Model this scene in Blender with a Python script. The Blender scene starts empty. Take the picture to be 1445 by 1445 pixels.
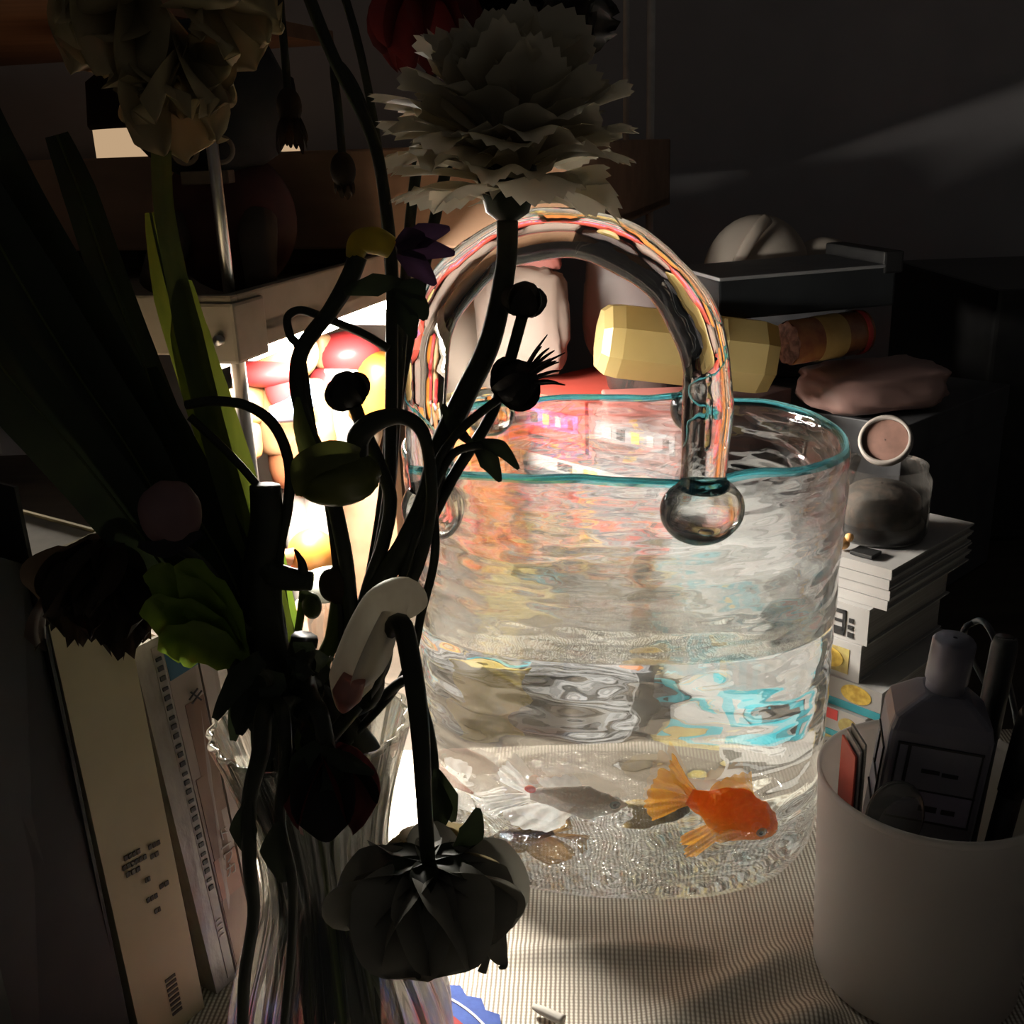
import bpy, bmesh, math, random
from mathutils import Vector, Matrix, noise

random.seed(7)
scene = bpy.context.scene
COL = scene.collection

# ------------------------------------------------------------------ camera
F_PX = 1500.0
CAM = Vector((0.0, 0.0, 0.400))
ROT = Matrix.Rotation(math.radians(71.0), 3, 'X') @ Matrix.Rotation(math.radians(-2.0), 3, 'Z')
cam_data = bpy.data.cameras.new('camera')
cam_data.sensor_width = 36.0
cam_data.lens = 36.0 * F_PX / 1445.0
cam_data.clip_start = 0.01
cam_data.clip_end = 20.0
cam = bpy.data.objects.new('camera', cam_data)
COL.objects.link(cam)
cam.matrix_world = Matrix.Translation(CAM) @ ROT.to_4x4()
scene.camera = cam

# ------------------------------------------------------------------ world, exposure
world = bpy.data.worlds.new('world')
scene.world = world
world.use_nodes = True
world.node_tree.nodes['Background'].inputs[0].default_value = (0.95, 0.90, 0.84, 1)
world.node_tree.nodes['Background'].inputs[1].default_value = 0.029
scene.view_settings.view_transform = 'Standard'
scene.view_settings.look = 'None'
scene.view_settings.exposure = 0.0
scene.view_settings.gamma = 1.0
scene.view_settings.use_curve_mapping = False
LAMP_STRENGTH = 430.0
cy = scene.cycles
cy.max_bounces = 20
cy.transmission_bounces = 16
cy.glossy_bounces = 6
cy.diffuse_bounces = 4
cy.transparent_max_bounces = 24
cy.caustics_reflective = False
cy.caustics_refractive = True
cy.blur_glossy = 0.15
cy.sample_clamp_indirect = 4.0
cy.use_denoising = True

def ray(px, py):
    return ROT @ Vector(((px - 722.5) / F_PX, -(py - 722.5) / F_PX, -1.0))
def P(px, py, Y):
    """point seen at a pixel on the vertical plane y = Y"""
    d = ray(px, py)
    return CAM + d * (Y / d.y)
def PZ(px, py, Z):
    """point seen at a pixel on the level plane z = Z"""
    d = ray(px, py)
    return CAM + d * ((Z - CAM.z) / d.z)
def S(n, Y):
    """size in metres of n pixels at distance Y"""
    return n * Y / F_PX / 0.95

# ------------------------------------------------------------------ object helpers
def mesh_obj(name, verts, faces, mat, parent=None, smooth=True, mats=None, fmat=None):
    me = bpy.data.meshes.new(name)
    me.from_pydata([tuple(v) for v in verts], [], faces)
    for m in (mats or [mat]):
        me.materials.append(m)
    if fmat:
        for p, k in zip(me.polygons, fmat):
            p.material_index = k
    me.polygons.foreach_set('use_smooth', [smooth] * len(me.polygons))
    me.update()
    o = bpy.data.objects.new(name, me)
    COL.objects.link(o)
    if parent is not None:
        set_parent(o, parent)
    return o
def set_parent(o, parent):
    o.parent = parent
    m = Matrix.Identity(4)
    q = parent
    m = parent.matrix_basis.copy()
    while q.parent is not None:
        m = q.parent.matrix_basis @ q.matrix_parent_inverse @ m
        q = q.parent
    o.matrix_parent_inverse = m.inverted()
def tag(o, label, cat=None, group=None, kind=None):
    if label: o['label'] = label
    if cat: o['category'] = cat
    if group: o['group'] = group
    if kind: o['kind'] = kind
    return o
def thing(name, label, cat, loc, group=None):
    o = bpy.data.objects.new(name, None)
    COL.objects.link(o)
    o.location = loc
    o.empty_display_size = 0.01
    return tag(o, label, cat, group)

class MB:
    """collects shapes for one mesh"""
    def __init__(s):
        s.v, s.f, s.m = [], [], []
    def add(s, v, f, k=0):
        b = len(s.v)
        s.v += [Vector(p) for p in v]
        s.f += [tuple(i + b for i in q) for q in f]
        s.m += [k] * len(f)
        return s
    def box(s, lo, hi, M=None, k=0, bev=0.0):
        bm = bmesh.new()
        bmesh.ops.create_cube(bm, size=1.0)
        for v in bm.verts:
            v.co = Vector([lo[i] + (v.co[i] + 0.5) * (hi[i] - lo[i]) for i in range(3)])
        if bev > 0:
            bmesh.ops.bevel(bm, geom=list(bm.edges), offset=bev, segments=2, affect='EDGES', profile=0.6)
        bm.normal_update()
        bm.verts.index_update()
        v = [M @ q.co if M else q.co.copy() for q in bm.verts]
        f = [[q.index for q in p.verts] for p in bm.faces]
        bm.free()
        return s.add(v, f, k)
    def tube(s, pts, rad, seg=10, k=0, res=6, caps=True, squash=None):
        v, f = tube_geo(pts, rad, seg, res, caps, squash)
        return s.add(v, f, k)
    def lathe(s, prof, seg=32, M=None, k=0, fn=None):
        v, f = lathe_geo(prof, seg, fn)
        if M: v = [M @ Vector(p) for p in v]
        return s.add(v, f, k)
    def ball(s, c, r, M=None, k=0, seg=20, ring=12, fn=None):
        r = (r, r, r) if not hasattr(r, '__len__') else r
        v, f = [], []
        for i in range(ring + 1):
            th = math.pi * i / ring
            for j in range(seg):
                ph = 2 * math.pi * j / seg
                d = Vector((math.sin(th) * math.cos(ph), math.sin(th) * math.sin(ph), math.cos(th)))
                q = fn(d) if fn else 1.0
                p = Vector((d.x * r[0] * q, d.y * r[1] * q, d.z * r[2] * q))
                v.append((M @ p if M else p) + Vector(c))
        for i in range(ring):
            for j in range(seg):
                a, b = i * seg + j, i * seg + (j + 1) % seg
                f.append((a, a + seg, b + seg, b))
        return s.add(v, f, k)
    def sheet(s, fn, nu, nv, k=0):
        v = [fn(i / nu, j / nv) for i in range(nu + 1) for j in range(nv + 1)]
        f = [(i * (nv + 1) + j, (i + 1) * (nv + 1) + j, (i + 1) * (nv + 1) + j + 1, i * (nv + 1) + j + 1)
             for i in range(nu) for j in range(nv)]
        return s.add(v, f, k)
    def build(s, name, mat, parent=None, smooth=True):
        mats = mat if isinstance(mat, list) else [mat]
        return mesh_obj(name, s.v, s.f, None, parent, smooth, mats, s.m)

def catmull(pts, rad, res):
    pts = [Vector(p) for p in pts]
    n = len(pts)
    if not hasattr(rad, '__len__'):
        rad = [rad] * n
    if len(rad) != n:
        rad = [rad[0] + (rad[-1] - rad[0]) * i / (n - 1) for i in range(n)]
    if n < 3:
        return pts, list(rad)
    out, ro = [], []
    for i in range(n - 1):
        p0, p1, p2, p3 = pts[max(i - 1, 0)], pts[i], pts[i + 1], pts[min(i + 2, n - 1)]
        for j in range(res):
            t = j / res
            out.append(0.5 * ((2 * p1) + (p2 - p0) * t + (2 * p0 - 5 * p1 + 4 * p2 - p3) * t * t
                              + (3 * p1 - 3 * p2 + p3 - p0) * t ** 3))
            ro.append(rad[i] + (rad[i + 1] - rad[i]) * t)
    out.append(pts[-1]); ro.append(rad[-1])
    return out, ro
def frames(p):
    n = len(p)
    T = [(p[min(i + 1, n - 1)] - p[max(i - 1, 0)]).normalized() for i in range(n)]
    a = Vector((0, 0, 1)) if abs(T[0].z) < 0.9 else Vector((1, 0, 0))
    N = [(a - T[0] * a.dot(T[0])).normalized()]
    for i in range(1, n):
        q = N[-1] - T[i] * N[-1].dot(T[i])
        N.append(q.normalized() if q.length > 1e-9 else N[-1])
    return T, N
def tube_geo(pts, rad, seg=10, res=6, caps=True, squash=None):
    p, r = catmull(pts, rad, res)
    T, N = frames(p)
    v, f = [], []
    for i in range(len(p)):
        B = T[i].cross(N[i])
        for j in range(seg):
            a = 2 * math.pi * j / seg
            c, d = math.cos(a), math.sin(a)
            if squash: d *= squash
            v.append(p[i] + (N[i] * c + B * d) * r[i])
    for i in range(len(p) - 1):
        for j in range(seg):
            a, b = i * seg + j, i * seg + (j + 1) % seg
            f.append((a, b, b + seg, a + seg))
    if caps:
        f.append(tuple(reversed(range(seg))))
        f.append(tuple(range((len(p) - 1) * seg, len(p) * seg)))
    return v, f
def lathe_geo(prof, seg=32, fn=None):
    v, f = [], []
    for i, (r, z) in enumerate(prof):
        for j in range(seg):
            a = 2 * math.pi * j / seg
            q = fn(a, z) if fn else 1.0
            v.append(Vector((r * q * math.cos(a), r * q * math.sin(a), z)))
    for i in range(len(prof) - 1):
        for j in range(seg):
            a, b = i * seg + j, i * seg + (j + 1) % seg
            f.append((a, b, b + seg, a + seg))
    return v, f
def strap_geo(pts, wid, hint, fold=0.25, nv=4, res=6, ruffle=0.0, rfreq=9.0):
    """a leaf blade that follows a path: wid = half widths, hint = the side it faces"""
    p, w = catmull(pts, wid, res)
    n = len(p)
    hint = Vector(hint)
    v, f = [], []
    for i in range(n):
        T = (p[min(i + 1, n - 1)] - p[max(i - 1, 0)]).normalized()
        side = T.cross(hint).normalized()
        up = side.cross(T).normalized()
        for j in range(nv + 1):
            u = 2.0 * j / nv - 1.0
            rf = ruffle * w[i] * math.sin(rfreq * i / n * 6.28 + u) * u * u
            v.append(p[i] + side * (u * w[i]) + up * ((abs(u) - 0.5) * fold * w[i] + rf))
    for i in range(n - 1):
        for j in range(nv):
            a = i * (nv + 1) + j
            f.append((a, a + 1, a + nv + 2, a + nv + 1))
    return v, f
def basis(direction, hint=(0, 0, 1)):
    """matrix whose Z runs along direction"""
    z = Vector(direction).normalized()
    h = Vector(hint)
    if abs(z.dot(h.normalized())) > 0.98: h = Vector((1, 0, 0))
    x = h.cross(z).normalized()
    y = z.cross(x)
    return Matrix((x, y, z)).transposed().to_4x4()
def text_geo(txt, size, M, extrude=0.0002):
    cu = bpy.data.curves.new('lettering', 'FONT')
    cu.body = txt
    cu.size = size
    cu.align_x = 'CENTER'
    cu.align_y = 'CENTER'
    cu.extrude = extrude
    cu.resolution_u = 3
    o = bpy.data.objects.new('lettering', cu)
    COL.objects.link(o)
    dg = bpy.context.evaluated_depsgraph_get()
    me = bpy.data.meshes.new_from_object(o.evaluated_get(dg))
    v = [M @ q.co for q in me.vertices]
    f = [tuple(p.vertices) for p in me.polygons]
    bpy.data.objects.remove(o)
    bpy.data.curves.remove(cu)
    bpy.data.meshes.remove(me)
    return v, f
def lettering(name, txt, size, M, mat, parent, label=None):
    v, f = text_geo(txt, size, M)
    o = mesh_obj(name, v, f, mat, parent, False)
    if label: o['label'] = label
    return o

# ------------------------------------------------------------------ materials
def nodes(name):
    m = bpy.data.materials.new(name)
    m.use_nodes = True
    nt = m.node_tree
    nt.nodes.clear()
    out = nt.nodes.new('ShaderNodeOutputMaterial')
    return m, nt, out
def N(nt, kind, **kw):
    n = nt.nodes.new(kind)
    for k, v in kw.items():
        if k.startswith('_'): setattr(n, k[1:], v)
        else:
            key = int(k[1:]) if k[0] == 'i' and k[1:].isdigit() else k.replace('__', ' ')
            n.inputs[key].default_value = v
    return n
def rgb(c, a=1.0):
    return (c[0], c[1], c[2], a)
def coords(nt, scale=(1, 1, 1), rot=(0, 0, 0)):
    tc = N(nt, 'ShaderNodeTexCoord')
    mp = N(nt, 'ShaderNodeMapping')
    mp.inputs['Scale'].default_value = scale
    mp.inputs['Rotation'].default_value = rot
    nt.links.new(tc.outputs['Object'], mp.inputs['Vector'])
    return mp.outputs['Vector']
def colour_noise(nt, c1, c2, scale, vec, detail=4.0, lo=0.35, hi=0.65):
    nz = N(nt, 'ShaderNodeTexNoise', Scale=scale, Detail=detail)
    nt.links.new(vec, nz.inputs['Vector'])
    cr = N(nt, 'ShaderNodeValToRGB')
    cr.color_ramp.elements[0].position = lo
    cr.color_ramp.elements[1].position = hi
    cr.color_ramp.elements[0].color = rgb(c1)
    cr.color_ramp.elements[1].color = rgb(c2)
    nt.links.new(nz.outputs['Fac'], cr.inputs['Fac'])
    return cr.outputs['Color'], nz.outputs['Fac']
def solid(name, c1, c2=None, rough=0.5, scale=60.0, stretch=(1, 1, 1), bump=0.0, spec=0.4, metal=0.0,
          translucent=0.0, sss=0.0, coat=0.0, trans=0.0):
    m, nt, out = nodes(name)
    b = N(nt, 'ShaderNodeBsdfPrincipled', Roughness=rough, Metallic=metal)
    b.inputs['Specular IOR Level'].default_value = spec
    b.inputs['Coat Weight'].default_value = coat
    vec = coords(nt, stretch)
    c2 = c2 or tuple(x * 0.8 for x in c1)
    col, fac = colour_noise(nt, c1, c2, scale, vec)
    nt.links.new(col, b.inputs['Base Color'])
    if bump:
        bp = N(nt, 'ShaderNodeBump', Strength=bump, Distance=0.002)
        nt.links.new(fac, bp.inputs['Height'])
        nt.links.new(bp.outputs['Normal'], b.inputs['Normal'])
    sh = b.outputs['BSDF']
    if translucent:
        t = N(nt, 'ShaderNodeBsdfTranslucent')
        nt.links.new(col, t.inputs['Color'])
        mx = N(nt, 'ShaderNodeMixShader', Fac=translucent)
        nt.links.new(sh, mx.inputs[1]); nt.links.new(t.outputs[0], mx.inputs[2])
        sh = mx.outputs[0]
    if trans:
        t = N(nt, 'ShaderNodeBsdfTransparent')
        mx = N(nt, 'ShaderNodeMixShader', Fac=trans)
        nt.links.new(sh, mx.inputs[1]); nt.links.new(t.outputs[0], mx.inputs[2])
        sh = mx.outputs[0]
    nt.links.new(sh, out.inputs['Surface'])
    return m
def glass(name, tint=(1, 1, 1), ior=1.5, thru=0.0, thru_tint=None, bump=0.0, bscale=(60, 60, 60), thru_back=None,
          rough=0.0, bdist=0.002, bump_back=None, bdet=3.0):
    """clear glass; thru = share of light that passes straight on; thru_back = the share on the side away from the front"""
    m, nt, out = nodes(name)
    b = N(nt, 'ShaderNodeBsdfPrincipled', Roughness=rough, IOR=ior)
    b.inputs['Transmission Weight'].default_value = 1.0
    b.inputs['Base Color'].default_value = rgb(tint)
    if bump:
        vec = coords(nt, bscale)
        nz = N(nt, 'ShaderNodeTexNoise', Scale=1.0, Detail=bdet)
        nt.links.new(vec, nz.inputs['Vector'])
        bp = N(nt, 'ShaderNodeBump', Strength=bump, Distance=bdist)
        nt.links.new(nz.outputs['Fac'], bp.inputs['Height'])
        if bump_back is not None:
            n2 = N(nt, 'ShaderNodeTexNoise', Scale=0.30, Detail=1.0)
            nt.links.new(vec, n2.inputs['Vector'])
            mm = N(nt, 'ShaderNodeMath', _operation='MULTIPLY_ADD', i1=2.6)
            nt.links.new(n2.outputs['Fac'], mm.inputs[0]); nt.links.new(nz.outputs['Fac'], mm.inputs[2])
            nt.links.new(mm.outputs[0], bp.inputs['Height'])
            tc = N(nt, 'ShaderNodeTexCoord'); sp = N(nt, 'ShaderNodeSeparateXYZ')
            nt.links.new(tc.outputs['Object'], sp.inputs[0])
            mr = N(nt, 'ShaderNodeMapRange')
            for k_, v_ in (('From Min', -0.03), ('From Max', 0.03), ('To Min', bump), ('To Max', bump_back)): mr.inputs[k_].default_value = v_
            nt.links.new(sp.outputs['Y'], mr.inputs['Value'])
            mz = N(nt, 'ShaderNodeMapRange')
            for k_, v_ in (('From Min', 0.146), ('From Max', 0.165), ('To Min', 0.0), ('To Max', 0.40)): mz.inputs[k_].default_value = v_
            nt.links.new(sp.outputs['Z'], mz.inputs['Value'])
            sm = N(nt, 'ShaderNodeMath', _operation='ADD')
            nt.links.new(mr.outputs[0], sm.inputs[0]); nt.links.new(mz.outputs[0], sm.inputs[1])
            nt.links.new(sm.outputs[0], bp.inputs['Strength'])
        nt.links.new(bp.outputs['Normal'], b.inputs['Normal'])
    sh = b.outputs['BSDF']
    if thru or thru_back:
        t = N(nt, 'ShaderNodeBsdfTransparent', Color=rgb(thru_tint or tint))
        mx = N(nt, 'ShaderNodeMixShader', Fac=thru)
        if thru_back is not None:
            tc = N(nt, 'ShaderNodeTexCoord')
            sp = N(nt, 'ShaderNodeSeparateXYZ')
            nt.links.new(tc.outputs['Object'], sp.inputs[0])
            mr = N(nt, 'ShaderNodeMapRange')
            mr.inputs['From Min'].default_value = -0.01
            mr.inputs['From Max'].default_value = 0.02
            mr.inputs['To Min'].default_value = thru
            mr.inputs['To Max'].default_value = thru_back
            nt.links.new(sp.outputs['Y'], mr.inputs['Value'])
            nt.links.new(mr.outputs[0], mx.inputs['Fac'])
        nt.links.new(sh, mx.inputs[1]); nt.links.new(t.outputs[0], mx.inputs[2])
        sh = mx.outputs[0]
    nt.links.new(sh, out.inputs['Surface'])
    return m
def thin_clear(name, tint=(0.95, 0.95, 0.95), haze=0.1, hazecol=(0.8, 0.8, 0.8), rough=0.05):
    """thin clear plastic film"""
    m, nt, out = nodes(name)
    t = N(nt, 'ShaderNodeBsdfTransparent', Color=rgb(tint))
    g = N(nt, 'ShaderNodeBsdfGlossy', Roughness=rough)
    fr = N(nt, 'ShaderNodeFresnel', IOR=1.5)
    mx = N(nt, 'ShaderNodeMixShader')
    nt.links.new(fr.outputs[0], mx.inputs['Fac'])
    nt.links.new(t.outputs[0], mx.inputs[1]); nt.links.new(g.outputs[0], mx.inputs[2])
    d = N(nt, 'ShaderNodeBsdfDiffuse', Color=rgb(hazecol))
    tl = N(nt, 'ShaderNodeBsdfTranslucent', Color=rgb(hazecol))
    md = N(nt, 'ShaderNodeMixShader', Fac=0.5)
    nt.links.new(d.outputs[0], md.inputs[1]); nt.links.new(tl.outputs[0], md.inputs[2])
    m2 = N(nt, 'ShaderNodeMixShader', Fac=haze)
    nt.links.new(mx.outputs[0], m2.inputs[1]); nt.links.new(md.outputs[0], m2.inputs[2])
    nt.links.new(m2.outputs[0], out.inputs['Surface'])
    return m
def emitter(name, col, strength):
    m, nt, out = nodes(name)
    e = N(nt, 'ShaderNodeEmission', Color=rgb(col), Strength=strength)
    nt.links.new(e.outputs[0], out.inputs['Surface'])
    return m
def wood(name, c1, c2, rough=0.5, axis=0):
    st = [40, 40, 40]; st[axis] = 4
    return solid(name, c1, c2, rough, 1.0, tuple(st), bump=0.15)

M = {}
M['wall'] = solid('wall_paint', (0.44, 0.42, 0.43), (0.40, 0.38, 0.39), 0.85, 12, bump=0.05)
M['desk'] = wood('desk_wood', (0.060, 0.048, 0.036), (0.034, 0.027, 0.020))
M['shelf_brown'] = wood('shelf_wood', (0.44, 0.25, 0.145), (0.34, 0.19, 0.11))
M['shelf_grey'] = wood('tray_wood', (0.30, 0.25, 0.19), (0.24, 0.20, 0.15))
M['steel'] = solid('steel', (0.55, 0.52, 0.48), (0.5, 0.48, 0.45), 0.3, metal=1.0)
M['white_rod'] = solid('white_rod', (0.75, 0.72, 0.68), None, 0.35)
M['black'] = solid('black_plastic', (0.012, 0.012, 0.013), (0.02, 0.02, 0.02), 0.45)
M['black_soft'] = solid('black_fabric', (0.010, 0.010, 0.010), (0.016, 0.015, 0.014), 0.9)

# ------------------------------------------------------------------ the room
w = MB().box((-2.2, 1.55, -0.75), (2.2, 1.65, 2.0)); o = w.build('wall_back', M['wall'], smooth=False)
tag(o, 'plain grey wall behind the desk', None, None, 'structure')
w = MB().box((-1.60, -0.9, -0.75), (-1.50, 1.55, 2.0)); o = w.build('wall_left', M['wall'], smooth=False)
tag(o, 'plain grey wall left of the desk', None, None, 'structure')
M['floor'] = wood('floor_wood', (0.16, 0.10, 0.06), (0.11, 0.07, 0.04))
w = MB().box((-1.499, -0.9, -0.80), (2.2, 1.549, -0.7500)); o = w.build('floor', M['floor'], smooth=False)
tag(o, 'dark wooden floor under the desk', None, None, 'structure')
desk = thing('desk', 'dark wooden desk under the beige cloth', 'desk', (0, 0.8, -0.75))
MB().box((-1.0, 0.08, -0.035), (1.2, 1.50, -0.0014), bev=0.003).build('tabletop', M['desk'], desk, False)
for sx in (-0.95, 1.10):
    for sy in (0.13, 1.40):
        MB().box((sx, sy, -0.7495), (sx + 0.05, sy + 0.05, -0.035)).build('leg', M['desk'], desk, False)

def cloth_z(x, y):
    z = 0.0
    def ridge(ax, ay, bx, by, h, wd):
        a, b = Vector((ax, ay)), Vector((bx, by)); p = Vector((x, y))
        t = max(0, min(1, (p - a).dot(b - a) / (b - a).length_squared))
        d = (p - (a + (b - a) * t)).length
        return h * math.exp(-(d / wd) ** 2) * math.sin(math.pi * min(1, max(0, 0.1 + 0.8 * t)))
    z += ridge(0.06, 0.400, 0.21, 0.475, 0.010, 0.011)
    z += ridge(0.08, 0.370, 0.20, 0.425, 0.014, 0.014)
    z += ridge(0.10, 0.345, 0.21, 0.385, 0.010, 0.011)
    z += ridge(-0.02, 0.452, 0.10, 0.447, 0.006, 0.008)
    z += ridge(0.17, 0.47, 0.235, 0.55, 0.006, 0.010)
    z += 0.0008 * max(0.0, noise.noise(Vector((x * 22, y * 30, 0)))) * (1.0 if x > -0.02 else 0.0)
    # flat where things stand
    for (cx, cy, r0) in ((0.062, 0.568, 0.122), (-0.105, 0.36, 0.10), (0.205, 0.432, 0.056), (0.235, 0.70, 0.13)):
        d = math.hypot(x - cx, (y - cy) * (1.25 if r0 > 0.1 else 1.0))
        z *= max(0.0, min(1.0, (d - r0) / 0.02))
    return z - 0.0003
m, nt, out = nodes('woven_linen')
b = N(nt, 'ShaderNodeBsdfPrincipled', Roughness=0.9)
b.inputs['Specular IOR Level'].default_value = 0.15
vec = coords(nt, (1, 1, 1), (0, 0, math.radians(4)))
wx = N(nt, 'ShaderNodeTexWave', Scale=135.0, Distortion=0.6, Detail=1.0)
wx.bands_direction = 'X'
wy = N(nt, 'ShaderNodeTexWave', Scale=150.0, Distortion=0.6, Detail=1.0)
wy.bands_direction = 'Y'
nt.links.new(vec, wx.inputs['Vector']); nt.links.new(vec, wy.inputs['Vector'])
mu = N(nt, 'ShaderNodeMath', _operation='MULTIPLY')
nt.links.new(wx.outputs['Fac'], mu.inputs[0])
ad = N(nt, 'ShaderNodeMath', _operation='MULTIPLY_ADD', i1=0.45, i2=0.55)
nt.links.new(wy.outputs['Fac'], ad.inputs[0]); nt.links.new(ad.outputs[0], mu.inputs[1])
cr = N(nt, 'ShaderNodeValToRGB')
cr.color_ramp.elements[0].color = (0.24, 0.20, 0.155, 1)
cr.color_ramp.elements[1].color = (0.80, 0.75, 0.66, 1)
cr.color_ramp.elements[1].position = 0.75
nt.links.new(mu.outputs[0], cr.inputs['Fac'])
nt.links.new(cr.outputs['Color'], b.inputs['Base Color'])
bp = N(nt, 'ShaderNodeBump', Strength=0.5, Distance=0.0006)
nt.links.new(mu.outputs[0], bp.inputs['Height']); nt.links.new(bp.outputs[0], b.inputs['Normal'])
nt.links.new(b.outputs[0], out.inputs['Surface'])
M['linen'] = m
mb = MB()
def cl(u, v):
    x, y = -0.55 + 1.15 * u, 0.10 + 0.555 * v
    return Vector((x, y, cloth_z(x, y)))
mb.sheet(cl, 300, 200)
o = mb.build('tablecloth', M['linen'])
md = o.modifiers.new('thickness', 'SOLIDIFY'); md.thickness = 0.0008; md.offset = -1
tag(o, 'beige woven linen cloth with soft folds spread on the desk', 'tablecloth')

# ------------------------------------------------------------------ the rack with the lamp
A = math.radians(16.4)
RX = Vector((math.cos(A), -math.sin(A), 0))     # across the rack, to the right
RY = Vector((math.sin(A), math.cos(A), 0))      # along its right face, away
def rack_matrix(corner):
    return Matrix((RX, RY, Vector((0, 0, 1)))).transposed().to_4x4() if corner is None else \
        Matrix.Translation(corner) @ Matrix((RX, RY, Vector((0, 0, 1)))).transposed().to_4x4()
c = P(345, 500, 0.60)
ZL = c.z                                        # underside of the low tray
R0 = rack_matrix(Vector((c.x, c.y, 0)))         # local: x < 0 to the left, y > 0 away
rack = thing('desk_rack', 'low wooden tray rack on steel rods with a lamp under it', 'rack', R0 @ Vector((-0.12, 0.16, 0)))
TW, TL, LIP = 0.30, 0.34, 0.034
t = MB()
t.box((-TW, 0, ZL + 0.009), (0, TL, ZL + 0.015), R0)
t.build('tray_base', M['shelf_grey'], rack, False)
for nm, lo, hi in (('tray_side', (-0.008, 0, ZL), (0, TL, ZL + LIP)), ('tray_side', (-TW, 0, ZL), (-TW + 0.008, TL, ZL + LIP)),
                   ('tray_front', (-TW, -0.008, ZL), (0, 0.0, ZL + LIP)), ('tray_back', (-TW, TL - 0.008, ZL), (0, TL, ZL + LIP))):
    MB().box(lo, hi, R0, bev=0.0015).build(nm, M['shelf_grey'], rack, False)
for lx, ly in ((-0.012, 0.012), (-TW + 0.012, 0.012), (-0.012, TL - 0.012), (-TW + 0.012, TL - 0.012)):
    br = MB().box((lx - 0.014, ly - 0.022, ZL - 0.004), (lx + 0.014, ly + 0.014, ZL + LIP - 0.004), R0, bev=0.002)
    b_ = br.build('corner_block', M['shelf_grey'], rack, False)
    MB().tube([R0 @ Vector((lx + 0.004, ly - 0.021, ZL + 0.010)), R0 @ Vector((lx + 0.004, ly - 0.026, ZL + 0.010))], 0.003, 10).build('screw', M['steel'], b_)
    MB().tube([R0 @ Vector((lx, ly, 0.0)), R0 @ Vector((lx, ly, ZL))], 0.0045, 12).build('leg', M['steel'], rack)
    MB().tube([R0 @ Vector((lx, ly, ZL)), R0 @ Vector((lx, ly, 0.50 if ly < 0.1 else ZL + LIP - 0.002))], 0.0035, 12).build('upright', M['steel'], rack)
# the lamp bar clipped under the tray, by its right edge
M['led'] = emitter('led_diffuser', (1.0, 0.93, 0.82), LAMP_STRENGTH)
lamp = thing('lamp_bar', 'glowing warm white lamp bar under the wooden tray', 'lamp', R0 @ Vector((-0.05, 0.20, ZL - 0.01)))
MB().box((-0.062, 0.028, ZL - 0.001), (-0.010, 0.25, ZL + 0.0088), R0, bev=0.002).build('lamp_housing', M['white_rod'], lamp, False)
MB().box((-0.056, 0.030, ZL - 0.010), (-0.010, 0.245, ZL - 0.001), R0, bev=0.002).build('lamp_diffuser', M['led'], lamp, False)
M['baffle'] = thin_clear('added_baffle', (0.06, 0.052, 0.042), 0.15, (0.35, 0.30, 0.24), 0.4)  # invented baffle plates, added to keep most lamp light off the toys
MB().box((-0.0600, 0.030, ZL - 0.024), (-0.0585, 0.248, ZL - 0.001), R0).build('added_baffle', M['baffle'], lamp, False)
MB().box((-0.058, 0.248, ZL - 0.024), (-0.010, 0.2495, ZL - 0.001), R0).build('added_baffle', M['baffle'], lamp, False)

# upper shelf
far = P(945, 290, 1.26)
U0 = rack_matrix(Vector((far.x, far.y, 0)))
UZ0, UZ1 = far.z + 0.0015, far.z + 0.072
up = thing('upper_shelf', 'long brown wooden shelf tray behind the rack', 'shelf', U0 @ Vector((-0.4, -0.25, 0)))
UW, UL = 1.0, 0.50
MB().box((-UW, -UL, UZ0), (0, 0, UZ0 + 0.008), U0).build('shelf_base', M['shelf_brown'], up, False)
for nm, lo, hi in (('shelf_side', (-0.012, -UL, UZ0), (0, 0, UZ1)), ('shelf_front', (-UW, -UL - 0.012, UZ0), (0, -UL, UZ1)),
                   ('shelf_back', (-UW, -0.012, UZ0), (0, 0, UZ1)), ('shelf_side', (-UW, -UL, UZ0), (-UW + 0.012, 0, UZ1))):
    MB().box(lo, hi, U0, bev=0.002).build(nm, M['shelf_brown'], up, False)
for lx, ly in ((-0.02, -0.02), (-UW + 0.03, -UL + 0.03), (-UW + 0.03, -0.03), (-0.45, -0.03)):
    MB().tube([U0 @ Vector((lx, ly, 0)), U0 @ Vector((lx, ly, 0.95))], 0.0045, 12).build('post', M['white_rod'], up)
MB().tube([U0 @ Vector((-0.045, -0.03, UZ0)), U0 @ Vector((-0.045, -0.03, 0.95))], 0.0035, 12).build('post', M['white_rod'], up)
MB().box((-UW, -UL, 0.520), (-0.40, 0, 0.535), U0).build('top_board', M['shelf_brown'], up, False)
# ------------------------------------------------------------------ the glass bag and its water
BC = Vector((0.062, 0.568, 0.0))
BYAW = math.radians(-7)
BA, BB, BH = 0.1205, 0.090, 0.250
WL = 0.150                                      # water level
BM = Matrix.Translation(BC) @ Matrix.Rotation(BYAW, 4, 'Z')
def plan(th, n=2.5):
    c, s = math.cos(th), math.sin(th)
    r = (abs(c / BA) ** n + abs(s / BB) ** n) ** (-1.0 / n)
    return r
def wall_scale(z):
    t = z / BH
    s = 0.965 + 0.035 * t
    if z < 0.03:
        q = 1 - z / 0.03
        s *= 1 - 0.13 * (1 - math.sqrt(max(0, 1 - q * q)))
    return s
def wob(th, z, amp):
    a = Vector((math.cos(th) * 2.2, math.sin(th) * 2.2, z * 70))
    b = Vector((math.cos(th) * 7, math.sin(th) * 7, z * 130 + 5))
    return amp * (noise.noise(a) + 0.4 * noise.noise(b))
def rim_z(th):
    return 0.0022 * noise.noise(Vector((math.cos(th) * 3.0, math.sin(th) * 3.0, 3.3))) * 1.6
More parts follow.
